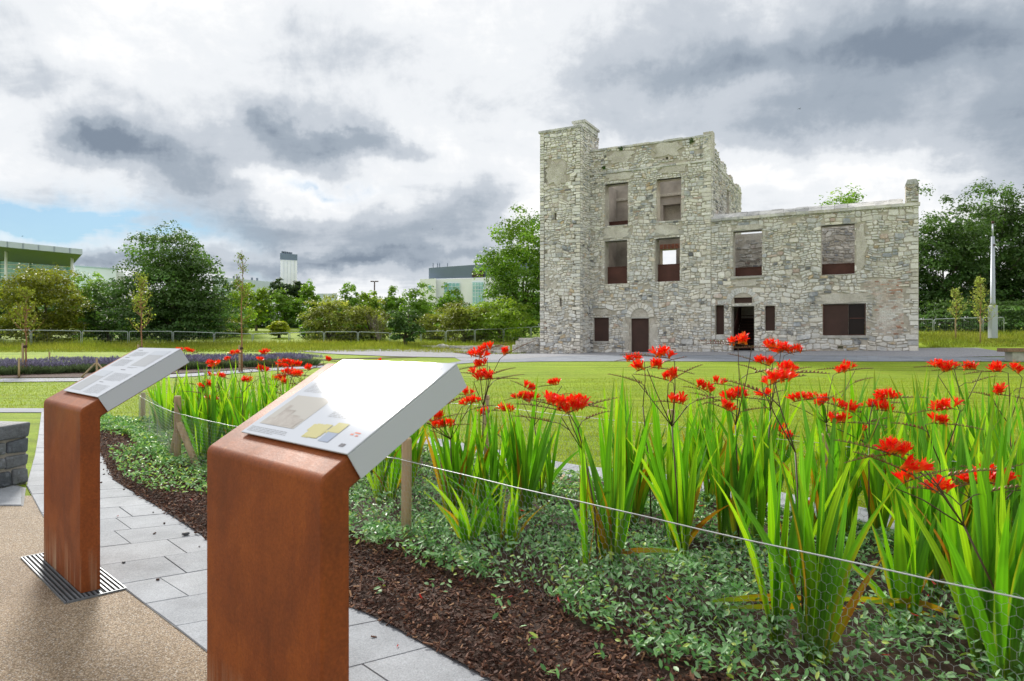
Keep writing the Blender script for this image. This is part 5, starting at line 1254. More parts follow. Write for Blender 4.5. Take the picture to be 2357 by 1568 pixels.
# ------------------------------------------------------------------ trees, shrubs
M['tleaf'] = leafmat('tree_leaf', .40, .5, .3, (1.15, 1.2, .6))
m_, t, b = mat('bark'); p = pos(t)
c = t.ramp(t.noise(p, 6, 6, .7), [(.3, (.05, .04, .03)), (.7, (.16, .13, .10))]); t.put(b.inputs['Base Color'], c); b.inputs['Roughness'].default_value = .95; M['bark'] = m_
M['twig'] = simple('bare_twigs', (.17, .145, .12), .9)
dia = np.array([(0, -.5, 0), (.32, 0, .06), (0, .5, 0), (-.32, 0, .06)]); diaF = [np.array([(0, 1, 2, 3)])]
def crown_mesh(seed, rx, rz, n_cl, per, ls, col, cvar=.25, bottom=-.75, top_light=None, spread=1.0, lump=.35):
    rng = np.random.default_rng(seed)
    th = rng.uniform(0, 2 * np.pi, n_cl * 3); zz = rng.uniform(-1, 1, n_cl * 3); r_ = rng.uniform(0.12, 1, n_cl * 3) ** .42
    q = np.sqrt(1 - zz ** 2); D_ = np.stack([q * np.cos(th), q * np.sin(th), zz], 1)
    lob = 1 - lump / 2 + lump * vnoise(th * 1.3 + seed, zz * 2.2 + seed, seed) + .25 * lump * rng.normal(0, 1, n_cl * 3)
    C = D_ * (r_ * lob)[:, None]; C = C[C[:, 2] > bottom][:n_cl]; n_cl = len(C)
    cs = rng.uniform(.12, .25, n_cl) * spread; tone = np.exp(rng.normal(0, cvar, n_cl))
    k = np.repeat(np.arange(n_cl), per); n_ = len(k)
    d = rng.normal(0, 1, (n_, 3)); d /= np.linalg.norm(d, axis=1)[:, None]; d[:, 2] = np.where(d[:, 2] < -.3, -d[:, 2] * .4, d[:, 2])
    rr_ = rng.uniform(.3, 1, n_) ** .5
    P = C[k] + d * (cs[k] * rr_)[:, None] * np.array([1.25, 1.25, .85])
    P = P * np.array([rx, rx, rz])
    # leaves face roughly outwards and up
    nrm = d * .9 + np.array([0, 0, .7]) + rng.normal(0, .55, (n_, 3)); nrm /= np.linalg.norm(nrm, axis=1)[:, None]
    th_ = np.arccos(np.clip(nrm[:, 2], -1, 1)); ph = np.arctan2(nrm[:, 1], nrm[:, 0]); ps = rng.uniform(0, 6.28, n_)
    cc = np.array(col)[None] * tone[k][:, None] * np.exp(rng.normal(0, .22, (n_, 1)))
    cc[:, 0] *= rng.uniform(.85, 1.2, n_)
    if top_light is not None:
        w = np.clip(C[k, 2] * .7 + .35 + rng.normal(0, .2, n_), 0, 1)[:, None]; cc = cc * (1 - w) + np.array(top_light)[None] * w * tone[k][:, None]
    return scatter('crown', dia, diaF, P, rotm(ph, th_, ps), ls * rng.uniform(.65, 1.35, n_), np.clip(cc, 0, .5), M['tleaf']), C * np.array([rx, rx, rz])
def limbs(b_, base, cz, C, seed, r0, trunk_top, col=(1, 1, 1), nl=9):
    rg_ = random.Random(seed); tt_ = Vector((rg_.uniform(-.2, .2), rg_.uniform(-.2, .2), trunk_top))
    b_.tube([(0, 0, -.3), (tt_.x * .3, tt_.y * .5, trunk_top * .5), tt_], [r0 * 1.25, r0, r0 * .75], 8)
    for k in range(nl):
        c_ = Vector(C[rg_.randrange(len(C))]) + Vector((0, 0, cz)); m1 = tt_ + (c_ - tt_) * .45 + Vector((rg_.uniform(-.3, .3), rg_.uniform(-.3, .3), .15)); s_ = tt_ * rg_.uniform(.55, 1)
        b_.tube([s_, m1, c_], [r0 * .5, r0 * .3, r0 * .08], 5)
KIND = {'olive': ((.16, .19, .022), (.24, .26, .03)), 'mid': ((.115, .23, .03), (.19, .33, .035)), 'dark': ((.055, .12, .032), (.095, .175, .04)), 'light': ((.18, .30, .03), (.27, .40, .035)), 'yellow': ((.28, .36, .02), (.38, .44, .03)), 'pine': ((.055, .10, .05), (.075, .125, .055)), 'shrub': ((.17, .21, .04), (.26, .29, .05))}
def tree(name, label, x, ytop, wpx, Y, kind, seed, ybot=None, dens=1.0, group='trees beyond the mesh fence', cat='tree', trunk=.16, nl=9, lump=.22, X=None, ls=None):
    X = (x - CX) * Y / FX if X is None else X; zb = gz(X, Y); ztop = EYE + (CY - ytop) * Y / FX; rx = wpx * Y / FX / 2
    zlow = zb + .05 if ybot is None else EYE + (CY - ybot) * Y / FX
    rz_ = (ztop - zlow) / 2; cz = (ztop + zlow) / 2 - zb
    root = empty(name, (X, Y, zb), 0, label, cat, group)
    px = Y / 682.0; s_ = ls or max(.10, 2.6 * px)
    area = rx * rz_ * 4; n_cl = int(np.clip(area * 3.6 * dens, 90, 280)); per = int(np.clip(area * 290 * dens / n_cl / (s_ / .22) ** 2, 40, 150))
    col, tl = KIND[kind]
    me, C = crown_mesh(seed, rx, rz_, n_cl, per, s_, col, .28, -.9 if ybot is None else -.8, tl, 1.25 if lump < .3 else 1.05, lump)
    o = link('crown', me, root); o.location = (0, 0, cz)
    b_ = MB(); limbs(b_, None, cz, C, seed, trunk, max(.4, cz - rz_ * .45), nl=nl); b_.build('trunk', M['bark'], root, True)
    return root
T = tree
T('olive_tree', 'broad olive-yellow bushy tree below the glass building', 100, 620, 185, 57, 'olive', 1, 815, 1.3)
T('dark_tree', 'dark green tree cut by the left frame edge behind the fence', -8, 640, 90, 62, 'dark', 2, 790)
T('green_tree', 'mid green tree just right of the olive tree', 200, 622, 105, 68, 'mid', 3, 800)
T('green_shrub', 'dark green shrubs mass between olive tree and tallest dark tree', 252, 655, 110, 60, 'dark', 4, 812, cat='shrub')
T('large_tree', 'tallest dark green tree on the left with open lacy top', 398, 540, 232, 57, 'dark', 5, 800, 1.35, trunk=.3, nl=16, lump=.5)
T('large_tree_skirt', 'dark lower foliage at the foot of the tallest left tree', 410, 655, 265, 56, 'dark', 6, 800, cat='shrub')
T('birch_tree', 'yellow-green slender tree right of the tallest dark tree', 548, 645, 70, 72, 'light', 7, 800)
T('round_tree', 'bright green tree with visible trunk left of the white chimney', 590, 650, 66, 80, 'light', 8, 756, trunk=.14)
T('pine_tree', 'dark pine beside the base of the white chimney tower', 648, 648, 60, 110, 'pine', 9, 700)
T('pine_tree', 'dark pine just right of the white chimney tower', 690, 650, 50, 112, 'pine', 10, 700)
T('round_tree', 'rounded mid green tree in front of the chimney tower', 660, 667, 76, 82, 'mid', 11, 752, trunk=.14)
T('round_tree', 'green tree close right of the rounded tree', 712, 656, 56, 86, 'mid', 12, 790)
T('small_shrub', 'small yellow-green bush on the far bright lawn', 643, 740, 44, 66, 'yellow', 13, 775, cat='shrub', group='shrubs beyond the mesh fence')
T('broad_shrub', 'wide olive shrub behind the middle of the fence', 762, 688, 130, 60, 'shrub', 14, 812, 1.15, cat='shrub', group='shrubs beyond the mesh fence')
T('green_tree', 'mid green tree behind the wide olive shrub', 802, 650, 72, 84, 'mid', 15, 790)
T('green_tree', 'green tree below the far lamp mast', 852, 668, 66, 82, 'light', 16, 795)
T('loose_shrub', 'loose olive shrub with bare grey twigs inside', 858, 694, 92, 61, 'shrub', 17, 812, .9, cat='shrub', group='shrubs beyond the mesh fence')
T('green_tree', 'dark green tree behind the bare-twigged shrub', 905, 662, 60, 80, 'mid', 18, 795)
T('fence_shrub', 'dark leafy bush with pale top growing through the fence', 932, 706, 78, 51, 'dark', 19, 796, 1.2, cat='shrub', group='shrubs beyond the mesh fence')
T('green_tree', 'tall dark green tree left of the white building', 968, 655, 80, 76, 'mid', 20, 800)
T('green_tree', 'green tree in front of the white building windows', 1038, 660, 62, 80, 'mid', 21, 795)
T('olive_shrub', 'olive shrub left of the tower beneath the white building', 1068, 690, 118, 60, 'shrub', 22, 812, 1.1, cat='shrub', group='shrubs beyond the mesh fence')
T('large_tree', 'large bright green tree rising against the left side of the tower', 1202, 512, 190, 66, 'mid', 23, 800, 1.3, trunk=.3, nl=14, lump=.5)
T('green_shrub', 'green shrubs under the large tree beside the tower', 1150, 690, 170, 60, 'light', 24, 812, cat='shrub', group='shrubs beyond the mesh fence')
T('large_tree', 'tall dark tree directly right of the wing of the ruin', 2175, 470, 190, 58, 'dark', 25, 790, 1.3, trunk=.25, nl=14, lump=.5, group='tall trees right of the ruin')
T('large_tree', 'tallest dark tree behind the grey lamp mast', 2290, 446, 190, 61, 'dark', 26, 790, 1.3, trunk=.28, nl=14, lump=.5, group='tall trees right of the ruin')
T('large_tree', 'dark tree cut off by the right frame edge', 2410, 452, 200, 58, 'dark', 27, 790, 1.2, trunk=.28, nl=12, lump=.5, group='tall trees right of the ruin')
T('undergrowth', 'dark undergrowth below the tall trees at right', 2230, 690, 330, 55, 'dark', 28, 785, 1.0, cat='shrub', group='tall trees right of the ruin')
T('far_tree', 'tree whose top just clears the wing roof', 1945, 446, 150, 66, 'mid', 29, 785, group='tall trees right of the ruin')
for i_, (x_, y_, w_) in enumerate(((-60, 700, 120), (330, 715, 160), (500, 715, 120), (820, 725, 120), (1000, 715, 110), (735, 735, 80))):
    T('hedge_bush', ['low green growth left of frame behind fence', 'low dark growth behind fence near the left young birch', 'low green growth right of the tallest dark tree', 'low green growth between the two olive shrubs', 'low green growth behind the leafy fence bush', 'low weeds in front of the far bright lawn'][i_], x_, y_, w_, 64 + i_ % 3, 'mid' if i_ % 2 else 'shrub', 60 + i_, 795, .9, cat='shrub', group='low growth behind the mesh fence')
for i_ in range(17):
    x_ = -40 + i_ * 76 + (i_ * 29) % 23
    T('hedge_bush', 'distant thicket bush filling the gap below the tree crowns, %s from the left' % ordinal(i_ + 1), x_, 684 + (i_ * 13) % 22, 125, 92 + (i_ * 7) % 9, ['dark', 'mid', 'dark'][i_ % 3], 90 + i_, 785, 1.0, cat='shrub', group='distant thicket', trunk=.08, nl=3)
# bare grey twigs in the loose shrub
X = (872 - CX) * 58 / FX; b_ = MB(); rg = random.Random(4); zb = gz(X, 58)
for k_ in range(13):
    a = rg.uniform(-1, 1); e = (a * 1.3, rg.uniform(-.3, .3), rg.uniform(1.6, 3.2)); b_.tube([(0, 0, 0), (a * .5, 0, 1.2), e], [.03, .02, .008], 4)
    for q in range(3): f = rg.uniform(.4, .9); b_.tube([(a * f, 0, 1.2 + (e[2] - 1.2) * f * .6), (a * f + rg.uniform(-.5, .5), rg.uniform(-.2, .2), 1.6 + e[2] * .5 * f)], [.012, .006], 3)
o = b_.build('dead_shrub', M['twig']); o.location = (X, 58, zb); setp(o, 'leafless grey shrub standing among the olive bushes', 'shrub')

# young staked trees
M['birchbark'] = simple('young_bark', (.30, .15, .08), .8, var=.3, scale=20)
def sapling(x, ytop, wpx, Y, seed, label, n_br, nleaf, col, stake_h, yfirst, ls=.06):
    X = (x - CX) * Y / FX; zb = gz(X, Y); Ht = EYE + (CY - ytop) * Y / FX - zb; w = wpx * Y / FX / 2; z0 = EYE + (CY - yfirst) * Y / FX - zb
    root = empty('young_tree', (X, Y, zb), 0, label, 'tree', 'young staked trees'); rg_ = random.Random(seed); rngl = np.random.default_rng(seed)
    pts = [(rg_.uniform(-.03, .03) * (k_ > 0), rg_.uniform(-.03, .03), Ht * k_ / 7) for k_ in range(8)]
    b_ = MB(); b_.tube(pts, [.035 - .0045 * k_ for k_ in range(8)], 6); b_.build('trunk', M['birchbark'], root, True)
    b_ = MB(); LP = []
    for k_ in range(n_br):
        t_ = rg_.uniform(0, 1) ** .8; z = z0 + (Ht - z0) * t_ * .93; a = rg_.uniform(0, 6.28); ln = w * (1.1 - .75 * t_) * rg_.uniform(.6, 1.15)
        e = Vector((math.cos(a) * ln, math.sin(a) * ln, z + ln * rg_.uniform(.7, 1.4))); s_ = Vector((0, 0, z)); mm = (s_ + e) / 2 + Vector((math.cos(a) * ln * .12, math.sin(a) * ln * .12, -.05)); b_.tube([s_, mm, e], [.012, .008, .004], 4)
        for q in range(nleaf // n_br): f = rg_.uniform(.3, 1.02); pq = s_ + (e - s_) * f; LP.append((pq.x + rg_.gauss(0, .06), pq.y + rg_.gauss(0, .06), pq.z + rg_.gauss(0, .07)))
    b_.build('branches', M['birchbark'], root)
    n_ = len(LP); cc = np.array(col)[None] * np.exp(rngl.normal(0, .3, (n_, 1))); link('crown', scatter('crown', dia, diaF, np.array(LP), rots(rngl, n_, 2.2), rngl.uniform(.7, 1.4, n_) * ls, cc, M['tleaf']), root)
    for sx in (-.0, .12):
        o = stake_mb((0, 0, -.05), (0, 0, stake_h), .035).build('tree_stake', M['stake'], None, True); o.location = (X - .06 + sx, Y - .06 - sx * .4, zb)
        setp(o, 'round wooden stake supporting the ' + label, 'stake', 'tree stakes')
        if 'second' or 1: break
    b_ = MB(); b_.tube([(-.06, -.06, stake_h - .12), (0.02, .02, stake_h - .1)], .05, 8); b_.build('tree_tie', M['corten_dark'], root)
sapling(60, 668, 75, 22.5, 1, 'sparse yellow-green young tree at the far left', 34, 900, (.21, .25, .035), 1.05, 775, .06)
sapling(325, 632, 62, 22.5, 2, 'pale leafy young tree behind the farther lectern', 36, 800, (.27, .33, .06), 1.0, 765, .06)
sapling(557, 575, 52, 24, 3, 'tall thin young tree with a bare top left of centre', 26, 420, (.16, .21, .04), .95, 745, .06)
sapling(2200, 668, 46, 42, 4, 'smaller pale young tree right of the ruin', 30, 520, (.32, .38, .10), 1.3, 745, .10)
sapling(2257, 632, 56, 39.5, 5, 'larger pale young tree next to the grey lamp mast', 36, 760, (.33, .38, .10), 1.6, 752, .10)

# ------------------------------------------------------------------ lavender
M['lav'] = leafmat('lavender', .2, .7, .2, (1, 1, .9))
def lav_mesh(seed, nf, ns, R0, h):
    rng = np.random.default_rng(seed); bl2 = np.array([(-.5, 0, 0), (.5, 0, 0), (.25, 0, 1.), (-.25, 0, 1.)]); F_ = [np.array([(0, 1, 2, 3)])]
    a = rng.uniform(0, 6.28, nf); r_ = R0 * .55 * rng.uniform(0, 1, nf) ** .5; ti = r_ / R0 * 1.2 + rng.uniform(-.1, .25, nf)
    P = np.stack([r_ * np.cos(a), r_ * np.sin(a), np.zeros(nf)], 1); cc = np.array((.17, .24, .11))[None] * np.exp(rng.normal(0, .3, (nf, 1)))
    f = scatter('foliage', bl2, F_, P, rotm(a, ti, rng.uniform(0, 6, nf)), np.stack([np.full(nf, .022), np.ones(nf), h * .68 * rng.uniform(.6, 1.05, nf)], 1), cc, M['lav'])
    a = rng.uniform(0, 6.28, ns); r_ = R0 * .5 * rng.uniform(0, 1, ns) ** .5; ti = r_ / R0 * 1.15 + rng.uniform(-.1, .2, ns); Rm = rotm(a, ti, rng.uniform(0, 6, ns)); L = h * rng.uniform(.72, 1.0, ns)
    P = np.stack([r_ * np.cos(a), r_ * np.sin(a), np.zeros(ns)], 1) + np.einsum('nij,nj->ni', Rm, np.stack([np.zeros(ns), np.zeros(ns), L], 1))
    sp = np.array([(-.5, 0, 0), (0, -.5, 0), (.5, 0, 0), (0, .5, 0), (0, 0, 1.)]); cc = np.array((.26, .24, .36))[None] * np.exp(rng.normal(0, .3, (ns, 1)))
    s_ = scatter('flower_spikes', sp, [np.array([(0, 1, 4), (1, 2, 4), (2, 3, 4), (3, 0, 4)])], P, Rm, np.stack([np.full(ns, .03), np.full(ns, .03), rng.uniform(.07, .12, ns)], 1), cc, M['lav'])
    return f, s_
LV = [lav_mesh(k_, 520, 170, .55, .52) for k_ in range(3)]; LV2 = [lav_mesh(9, 220, 14, .4, .34)]
rg = random.Random(3)
def row(A, B, n_, LVs, nm, label, group, sc_=1):
    for k_ in range(n_):
        t_ = (k_ + .5) / n_; X = A[0] + (B[0] - A[0]) * t_ + rg.uniform(-.1, .1); Y = A[1] + (B[1] - A[1]) * t_ + rg.uniform(-.12, .12)
        root = empty(nm, (X, Y, gz(X, Y) + .03), rg.uniform(0, 6), label + ', %s from the left' % ordinal(k_ + 1), 'plant', group); s_ = rg.uniform(.85, 1.12) * sc_; root.scale = (s_, s_, s_ * .82)
        f, sp = rg.choice(LVs); link('foliage', f, root); link('flower_spikes', sp, root)['kind'] = 'stuff'
la, lb = gr(-30, 866), gr(720, 841)
row(la, lb, 26, LV, 'lavender_plant', 'purple flowering lavender in the front row by the pale path', 'front row of lavender')
la, lb = gr(-30, 856), gr(710, 836)
row(la, lb, 24, LV, 'lavender_plant', 'purple flowering lavender in the row behind the front one', 'back row of lavender')
la, lb = gr(-20, 843), gr(620, 834)
row(la, lb, 17, LV2, 'young_lavender', 'small grey-green young plant in the thin soil strip', 'young plants in the thin soil strip', .8)
def tripod(x, y, Y, lab, br):
    X = (x - CX) * Y / FX; zb = gz(X, Y); root = empty('stake_support', (X, Y, zb), 0, lab, 'stake', 'small stakes by the lavender')
    stake_mb((0, 0, -.02), (0, 0, .62), .03).build('post', M['stake'], root, True)
    if br:
        for s_ in (-1, 1): stake_mb((s_ * .48, -.05, .0), (s_ * .03, -.02, .46), .025).build('brace', M['stake'], root, True)
tripod(223, 868, 20.9, 'small braced wooden stake in front of the lavender behind the farther lectern', True); tripod(44, 868, 20.9, 'plain short stake in front of the lavender at far left', False); tripod(640, 850, 22.2, 'braced short stake in front of the right-hand lavender', False); tripod(114, 848, 27, 'short stake standing behind the lavender', False)

# ------------------------------------------------------------------ mesh fence panels
M['fencewire'] = simple('fence_mesh_wire', (.16, .18, .18), .5, .3, var=.1)
M['fencesteel'] = simple('fence_steel', (.36, .41, .42), .5, .2, var=.1)
FPX = [(-45, 760), (71.7, 760), (188, 762), (296, 763), (398, 763), (493, 766), (582, 769), (666, 766), (746, 764), (824, 764), (898, 766.5), (969, 763), (1026, 762), (1093, 759), (1159, 757), (1222, 753), (1285, 750)]
def fpanel(A, zA, B, zB, hgt, label, group):
    c0 = Vector((A[0], A[1], 0)); root = empty('mesh_fence_panel', (A[0], A[1], zA - hgt), 0, label, 'fence panel', group)
    d = Vector((B[0] - A[0], B[1] - A[1], zB - zA)); L = d.length; e = d / L; b_ = MB(); r_ = .1
    def P(s_, z_): return tuple(Vector((0, 0, hgt)) + e * s_ + Vector((0, 0, z_ - hgt)))
    b_.tube([P(.05, 0), P(.05, hgt - r_), P(.08, hgt - .03), P(.05 + r_, hgt), P(L / 2, hgt), P(L - .05 - r_, hgt), P(L - .08, hgt - .03), P(L - .05, hgt - r_), P(L - .05, 0)], .032, 6); b_.build('frame', M['fencesteel'], root, True)
    b_ = MB(); n_ = max(4, int(L / .16))
    for k_ in range(1, n_): s_ = .05 + (L - .1) * k_ / n_; b_.tube([P(s_, .02), P(s_, hgt)], .0032, 3, cap=False)
    for k_ in range(1, 5): b_.tube([P(.05, hgt * k_ / 5), P(L - .05, hgt * k_ / 5)], .0032, 3, cap=False)
    b_.build('mesh_wires', M['fencewire'], root)
for k_ in range(len(FPX) - 1):
    Ya, Yb_ = [48 + 10 * max(0, min(1, q[0] / 1222)) for q in (FPX[k_], FPX[k_ + 1])]
    A, B = at(*FPX[k_], Ya), at(*FPX[k_ + 1], Yb_)
    fpanel(A, A.z, B, B.z, 1.35, 'galvanised mesh fence panel, %s from the left edge' % ordinal(k_ + 1), 'mesh fence panels left of the ruin')
for k_, (xa, xb, ya, yb) in enumerate(((2105, 2148, 736.5, 735), (2148, 2262, 735, 731.5), (2262, 2312, 731.5, 731))):
    A, B = at(xa, ya, 47), at(xb, yb, 47); fpanel(A, A.z, B, B.z, 1.2, 'galvanised mesh fence panel right of the ruin, %s from its wall' % ordinal(k_ + 1), 'mesh fence panels right of the ruin')

# ------------------------------------------------------------------ distant buildings
M['bwhite'] = simple('white_cladding', (.84, .86, .88), .5, var=.06, scale=.3); M['bgrey'] = simple('slate_grey_cladding', (.14, .19, .25), .5, var=.08, scale=.4); M['bpale'] = simple('pale_grey_cladding', (.50, .57, .66), .5, var=.06, scale=.3); M['soffit'] = simple('grey_soffit', (.17, .21, .26), .7, var=.08)
m_, t, b = mat('green_glass'); b.inputs['Base Color'].default_value = (.10, .30, .29, 1); b.inputs['Roughness'].default_value = .08; b.inputs['Specular IOR Level'].default_value = .9
t.put(b.inputs['Base Color'], t.ramp(t.noise(pos(t), .35, 4, .6), [(.35, (.12, .36, .38)), (.65, (.34, .62, .60))])); M['glass'] = m_
def bld(name, label): return empty(name, (0, 0, 0), 0, label, 'building', 'buildings beyond the trees')
def place(root, p): root.location = p
def pxbox(root, nm, x0, x1, y0, y1, Y, dep, m_, ybase=None):
    a, c = at(x0, y1, Y), at(x1, y0, Y); o = MB().box(((a.x + c.x) / 2, Y + dep / 2, (a.z + c.z) / 2), (c.x - a.x, dep, c.z - a.z)).build(nm, M[m_]); return fpart(o, root)
# airport-like hall with oversailing roof
h = empty('glass_hall', (at(40, 780, 120).x, 120, gz(-80, 120)), 0, 'glass-fronted hall with oversailing pale roof at the left edge', 'building', 'buildings beyond the trees')
Yh = 120
def pxq(root, nm, pts, m_, dep=None):
    b_ = MB(); P = [tuple(at(x_, y_, Y_)) for x_, y_, Y_ in pts]
    b_.add(P, [tuple(range(len(P)))] if len(P) == 4 else BOXF); return fpart(b_.build(nm, M[m_]), root)
pxq(h, 'roof_fascia', [(-60, 562, 112), (190, 586, 112), (190, 586, 118), (-60, 562, 118), (-60, 548, 112), (190, 574, 112), (190, 574, 118), (-60, 548, 118)], 'bpale')
for k_ in range(1, 6):
    x_ = -20 + k_ * 36; yt = 548 + (x_ + 60) * .104
    pxq(h, 'fascia_joint', [(x_, yt + 14.3, 111.9), (x_ + .7, yt + 14.4, 111.9), (x_ + .7, yt + 14.4, 112.1), (x_, yt + 14.3, 112.1), (x_, yt, 111.9), (x_ + .7, yt, 111.9), (x_ + .7, yt, 112.1), (x_, yt, 112.1)], 'bgrey')
pxq(h, 'soffit', [(-60, 562, 112.2), (189, 586, 112.2), (164, 614, 124), (-60, 596, 124)], 'soffit')
pxq(h, 'glass_wall', [(-60, 700, 124), (163, 700, 124), (163, 700, 140), (-60, 700, 140), (-60, 596, 124), (163, 613.5, 124), (163, 613.5, 140), (-60, 596, 140)], 'glass')
for k_ in range(7):
    y_ = 606 + k_ * 9.5; pxq(h, 'mullion', [(-60, y_ + 1.3, 123.8), (163, y_ + 9, 123.8), (163, y_ + 9, 124.0), (-60, y_ + 1.3, 124.0), (-60, y_ - .2, 123.8), (163, y_ + 7.6, 123.8), (163, y_ + 7.6, 124.0), (-60, y_ - .2, 124.0)], 'bwhite')
for x_ in (-5, 66, 130): pxq(h, 'mullion', [(x_, 690, 123.7), (x_ + 1.6, 690, 123.7), (x_ + 1.6, 690, 123.95), (x_, 690, 123.95), (x_, 596, 123.7), (x_ + 1.6, 596, 123.7), (x_ + 1.6, 596, 123.95), (x_, 596, 123.95)], 'bwhite')
for x_, yt in ((14, 572), (166, 594)): b_ = MB(); b_.tube([at(x_, 700, 116), at(x_, yt, 116)], .22, 10); fpart(b_.build('column', M['bwhite'], None, True), h)
h2 = empty('white_shed', (at(215, 780, 150).x, 150, 4), 0, 'long white box building between the glass hall and the tallest tree', 'building', 'buildings beyond the trees')
pxq(h2, 'wall', [(172, 700, 150), (268, 700, 150), (268, 700, 170), (172, 700, 170), (172, 611, 150), (268, 618, 150), (268, 618, 170), (172, 611, 170)], 'bwhite')
pxq(h2, 'roof_edge', [(171, 613, 149.7), (269, 620, 149.7), (269, 620, 170), (171, 613, 170), (171, 610.5, 149.7), (269, 617.6, 149.7), (269, 617.6, 170), (171, 610.5, 170)], 'bpale')
pxq(h2, 'roof_vent', [(268, 660, 152), (285, 660, 152), (285, 660, 160), (268, 660, 160), (268, 624, 152), (285, 626, 152), (285, 626, 160), (268, 624, 160)], 'bwhite')
h3 = empty('blue_shed', (at(560, 780, 160).x, 160, 4), 0, 'low blue-grey shed right of the tallest dark tree', 'building', 'buildings beyond the trees')
pxq(h3, 'wall', [(490, 720, 160), (627, 720, 160), (627, 720, 190), (490, 720, 190), (490, 637, 160), (627, 649, 160), (627, 649, 190), (490, 637, 190)], 'bpale')
for x_ in (538, 546, 580, 592): b_ = MB(); b_.tube([at(x_, 650, 162), at(x_, 632 + (x_ - 490) * .08, 162)], .25, 6); fpart(b_.build('roof_pipe', M['soffit']), h3)
ch = empty('chimney_tower', (at(664, 780, 190).x, 190, 4), 0, 'tall square white chimney tower with dark top', 'tower', 'buildings beyond the trees')
pxq(ch, 'shaft', [(645, 740, 190), (684, 740, 190), (684, 740, 194.5), (645, 740, 194.5), (645.5, 598, 190), (684, 600, 190), (684, 600, 194.5), (645.5, 598, 194.5)], 'bwhite')
pxq(ch, 'dark_top', [(644.6, 597.6, 189.8), (684.6, 599.6, 189.8), (684.6, 599.6, 194.7), (644.6, 597.6, 194.7), (644.6, 583, 189.8), (684.6, 586, 189.8), (684.6, 586, 194.7), (644.6, 583, 194.7)], 'bgrey')
for k_ in range(5): b_ = MB(); b_.tube([at(650.5 + k_ * 5, 590, 192), at(650.5 + k_ * 5, 578.5 + k_ * .7, 192)], .32, 10); fpart(b_.build('flue', M['soffit']), ch)
for k_ in range(1, 5): pxq(ch, 'cladding_joint', [(645 + k_ * 8, 700, 189.85), (645.35 + k_ * 8, 700, 189.85), (645.35 + k_ * 8, 700, 190.05), (645 + k_ * 8, 700, 190.05), (645 + k_ * 8, 600, 189.85), (645.35 + k_ * 8, 600, 189.85), (645.35 + k_ * 8, 600, 190.05), (645 + k_ * 8, 600, 190.05)], 'bpale')
wb = empty('white_office', (at(1060, 780, 130).x, 130, 4), 0, 'white building with slate grey upper storey left of the tower', 'building', 'buildings beyond the trees')
pxq(wb, 'upper_storey', [(987, 642, 132), (1260, 636, 124), (1260, 636, 150), (987, 642, 158), (987, 617, 132), (1260, 598, 124), (1260, 598, 150), (987, 617, 158)], 'bgrey')
pxq(wb, 'lower_storeys', [(1003, 760, 131), (1260, 760, 123.2), (1260, 760, 150), (1003, 760, 158), (1003, 643, 131), (1260, 636.5, 123.2), (1260, 636.5, 150), (1003, 643, 158)], 'bwhite')
pxq(wb, 'side_wing', [(966, 760, 129.5), (1003.5, 760, 129.5), (1003.5, 760, 150), (966, 760, 150), (966, 643, 129.5), (1003.5, 641, 129.5), (1003.5, 641, 150), (966, 643, 150)], 'bwhite')
pxq(wb, 'louvre', [(1087, 638, 128.3), (1114, 637.3, 127.5), (1114, 637.3, 128.5), (1087, 638, 129.3), (1087, 624, 128.3), (1114, 623, 127.5), (1114, 623, 128.5), (1087, 624, 129.3)], 'corten_dark')
for x0, x1, y0, y1 in ((1022, 1058, 652, 705), (1087, 1113, 650, 705)):
    Yw = 131 - (x0 - 1003) * .0304; w_ = pxq(wb, 'window', [(x0, y1, Yw - .5), (x1, y1, Yw - 1.4), (x1, y1, Yw + 1), (x0, y1, Yw + 1), (x0, y0, Yw - .5), (x1, y0, Yw - 1.4), (x1, y0, Yw + 1), (x0, y0, Yw + 1)], 'glass')
    for k_ in range(1, 5): yy = y0 + k_ * 8; pxq(wb, 'glazing_bar', [(x0, yy + .6, Yw - .6), (x1, yy + .6, Yw - 1.5), (x1, yy + .6, Yw - 1.45), (x0, yy + .6, Yw - .55), (x0, yy, Yw - .6), (x1, yy, Yw - 1.5), (x1, yy, Yw - 1.45), (x0, yy, Yw - .55)], 'bwhite')
    for k_ in range(0, 5): xx = x0 + k_ * (x1 - x0) / 4; pxq(wb, 'glazing_bar', [(xx, y1, Yw - 1.6), (xx + .6, y1, Yw - 1.6), (xx + .6, y1, Yw - 1.5), (xx, y1, Yw - 1.5), (xx, y0, Yw - 1.6), (xx + .6, y0, Yw - 1.6), (xx + .6, y0, Yw - 1.5), (xx, y0, Yw - 1.5)], 'bwhite')
pxq(wb, 'window', [(986, 668, 129.3), (992, 668, 129.3), (992, 668, 129.6), (986, 668, 129.6), (986, 658, 129.3), (992, 658, 129.3), (992, 658, 129.6), (986, 658, 129.6)], 'glass')
for x_ in (997, 1007, 1012, 1030): b_ = MB(); b_.tube([at(x_, 618, 134), at(x_, 606, 134)], .08, 5); fpart(b_.build('roof_mast', M['soffit']), wb)
lw2 = empty('low_white_unit', (at(755, 780, 150).x, 150, 4), 0, 'low pale flat-roofed building glimpsed over the middle trees', 'building', 'buildings beyond the trees')
pxq(lw2, 'wall', [(730, 740, 150), (775, 740, 150), (775, 740, 165), (730, 740, 165), (730, 676, 150), (775, 676, 150), (775, 676, 165), (730, 676, 165)], 'bpale')
lmx = at(862, 700, 110); lm = empty('lamp_mast', (lmx.x, 110, 3.4), 0, 'distant dark lamp mast with twin heads above the trees', 'lamp'); b_ = MB(); b_.tube([(0, 0, 0), (0, 0, at(862, 648, 110).z - 3.4)], .1, 6); b_.build('mast', M['corten_dark'], lm)
for s_ in (-1, 1): MB().box((s_ * .35, 0, at(862, 648, 110).z - 3.4), (.55, .3, .15)).build('lamp_head', M['corten_dark'], lm)

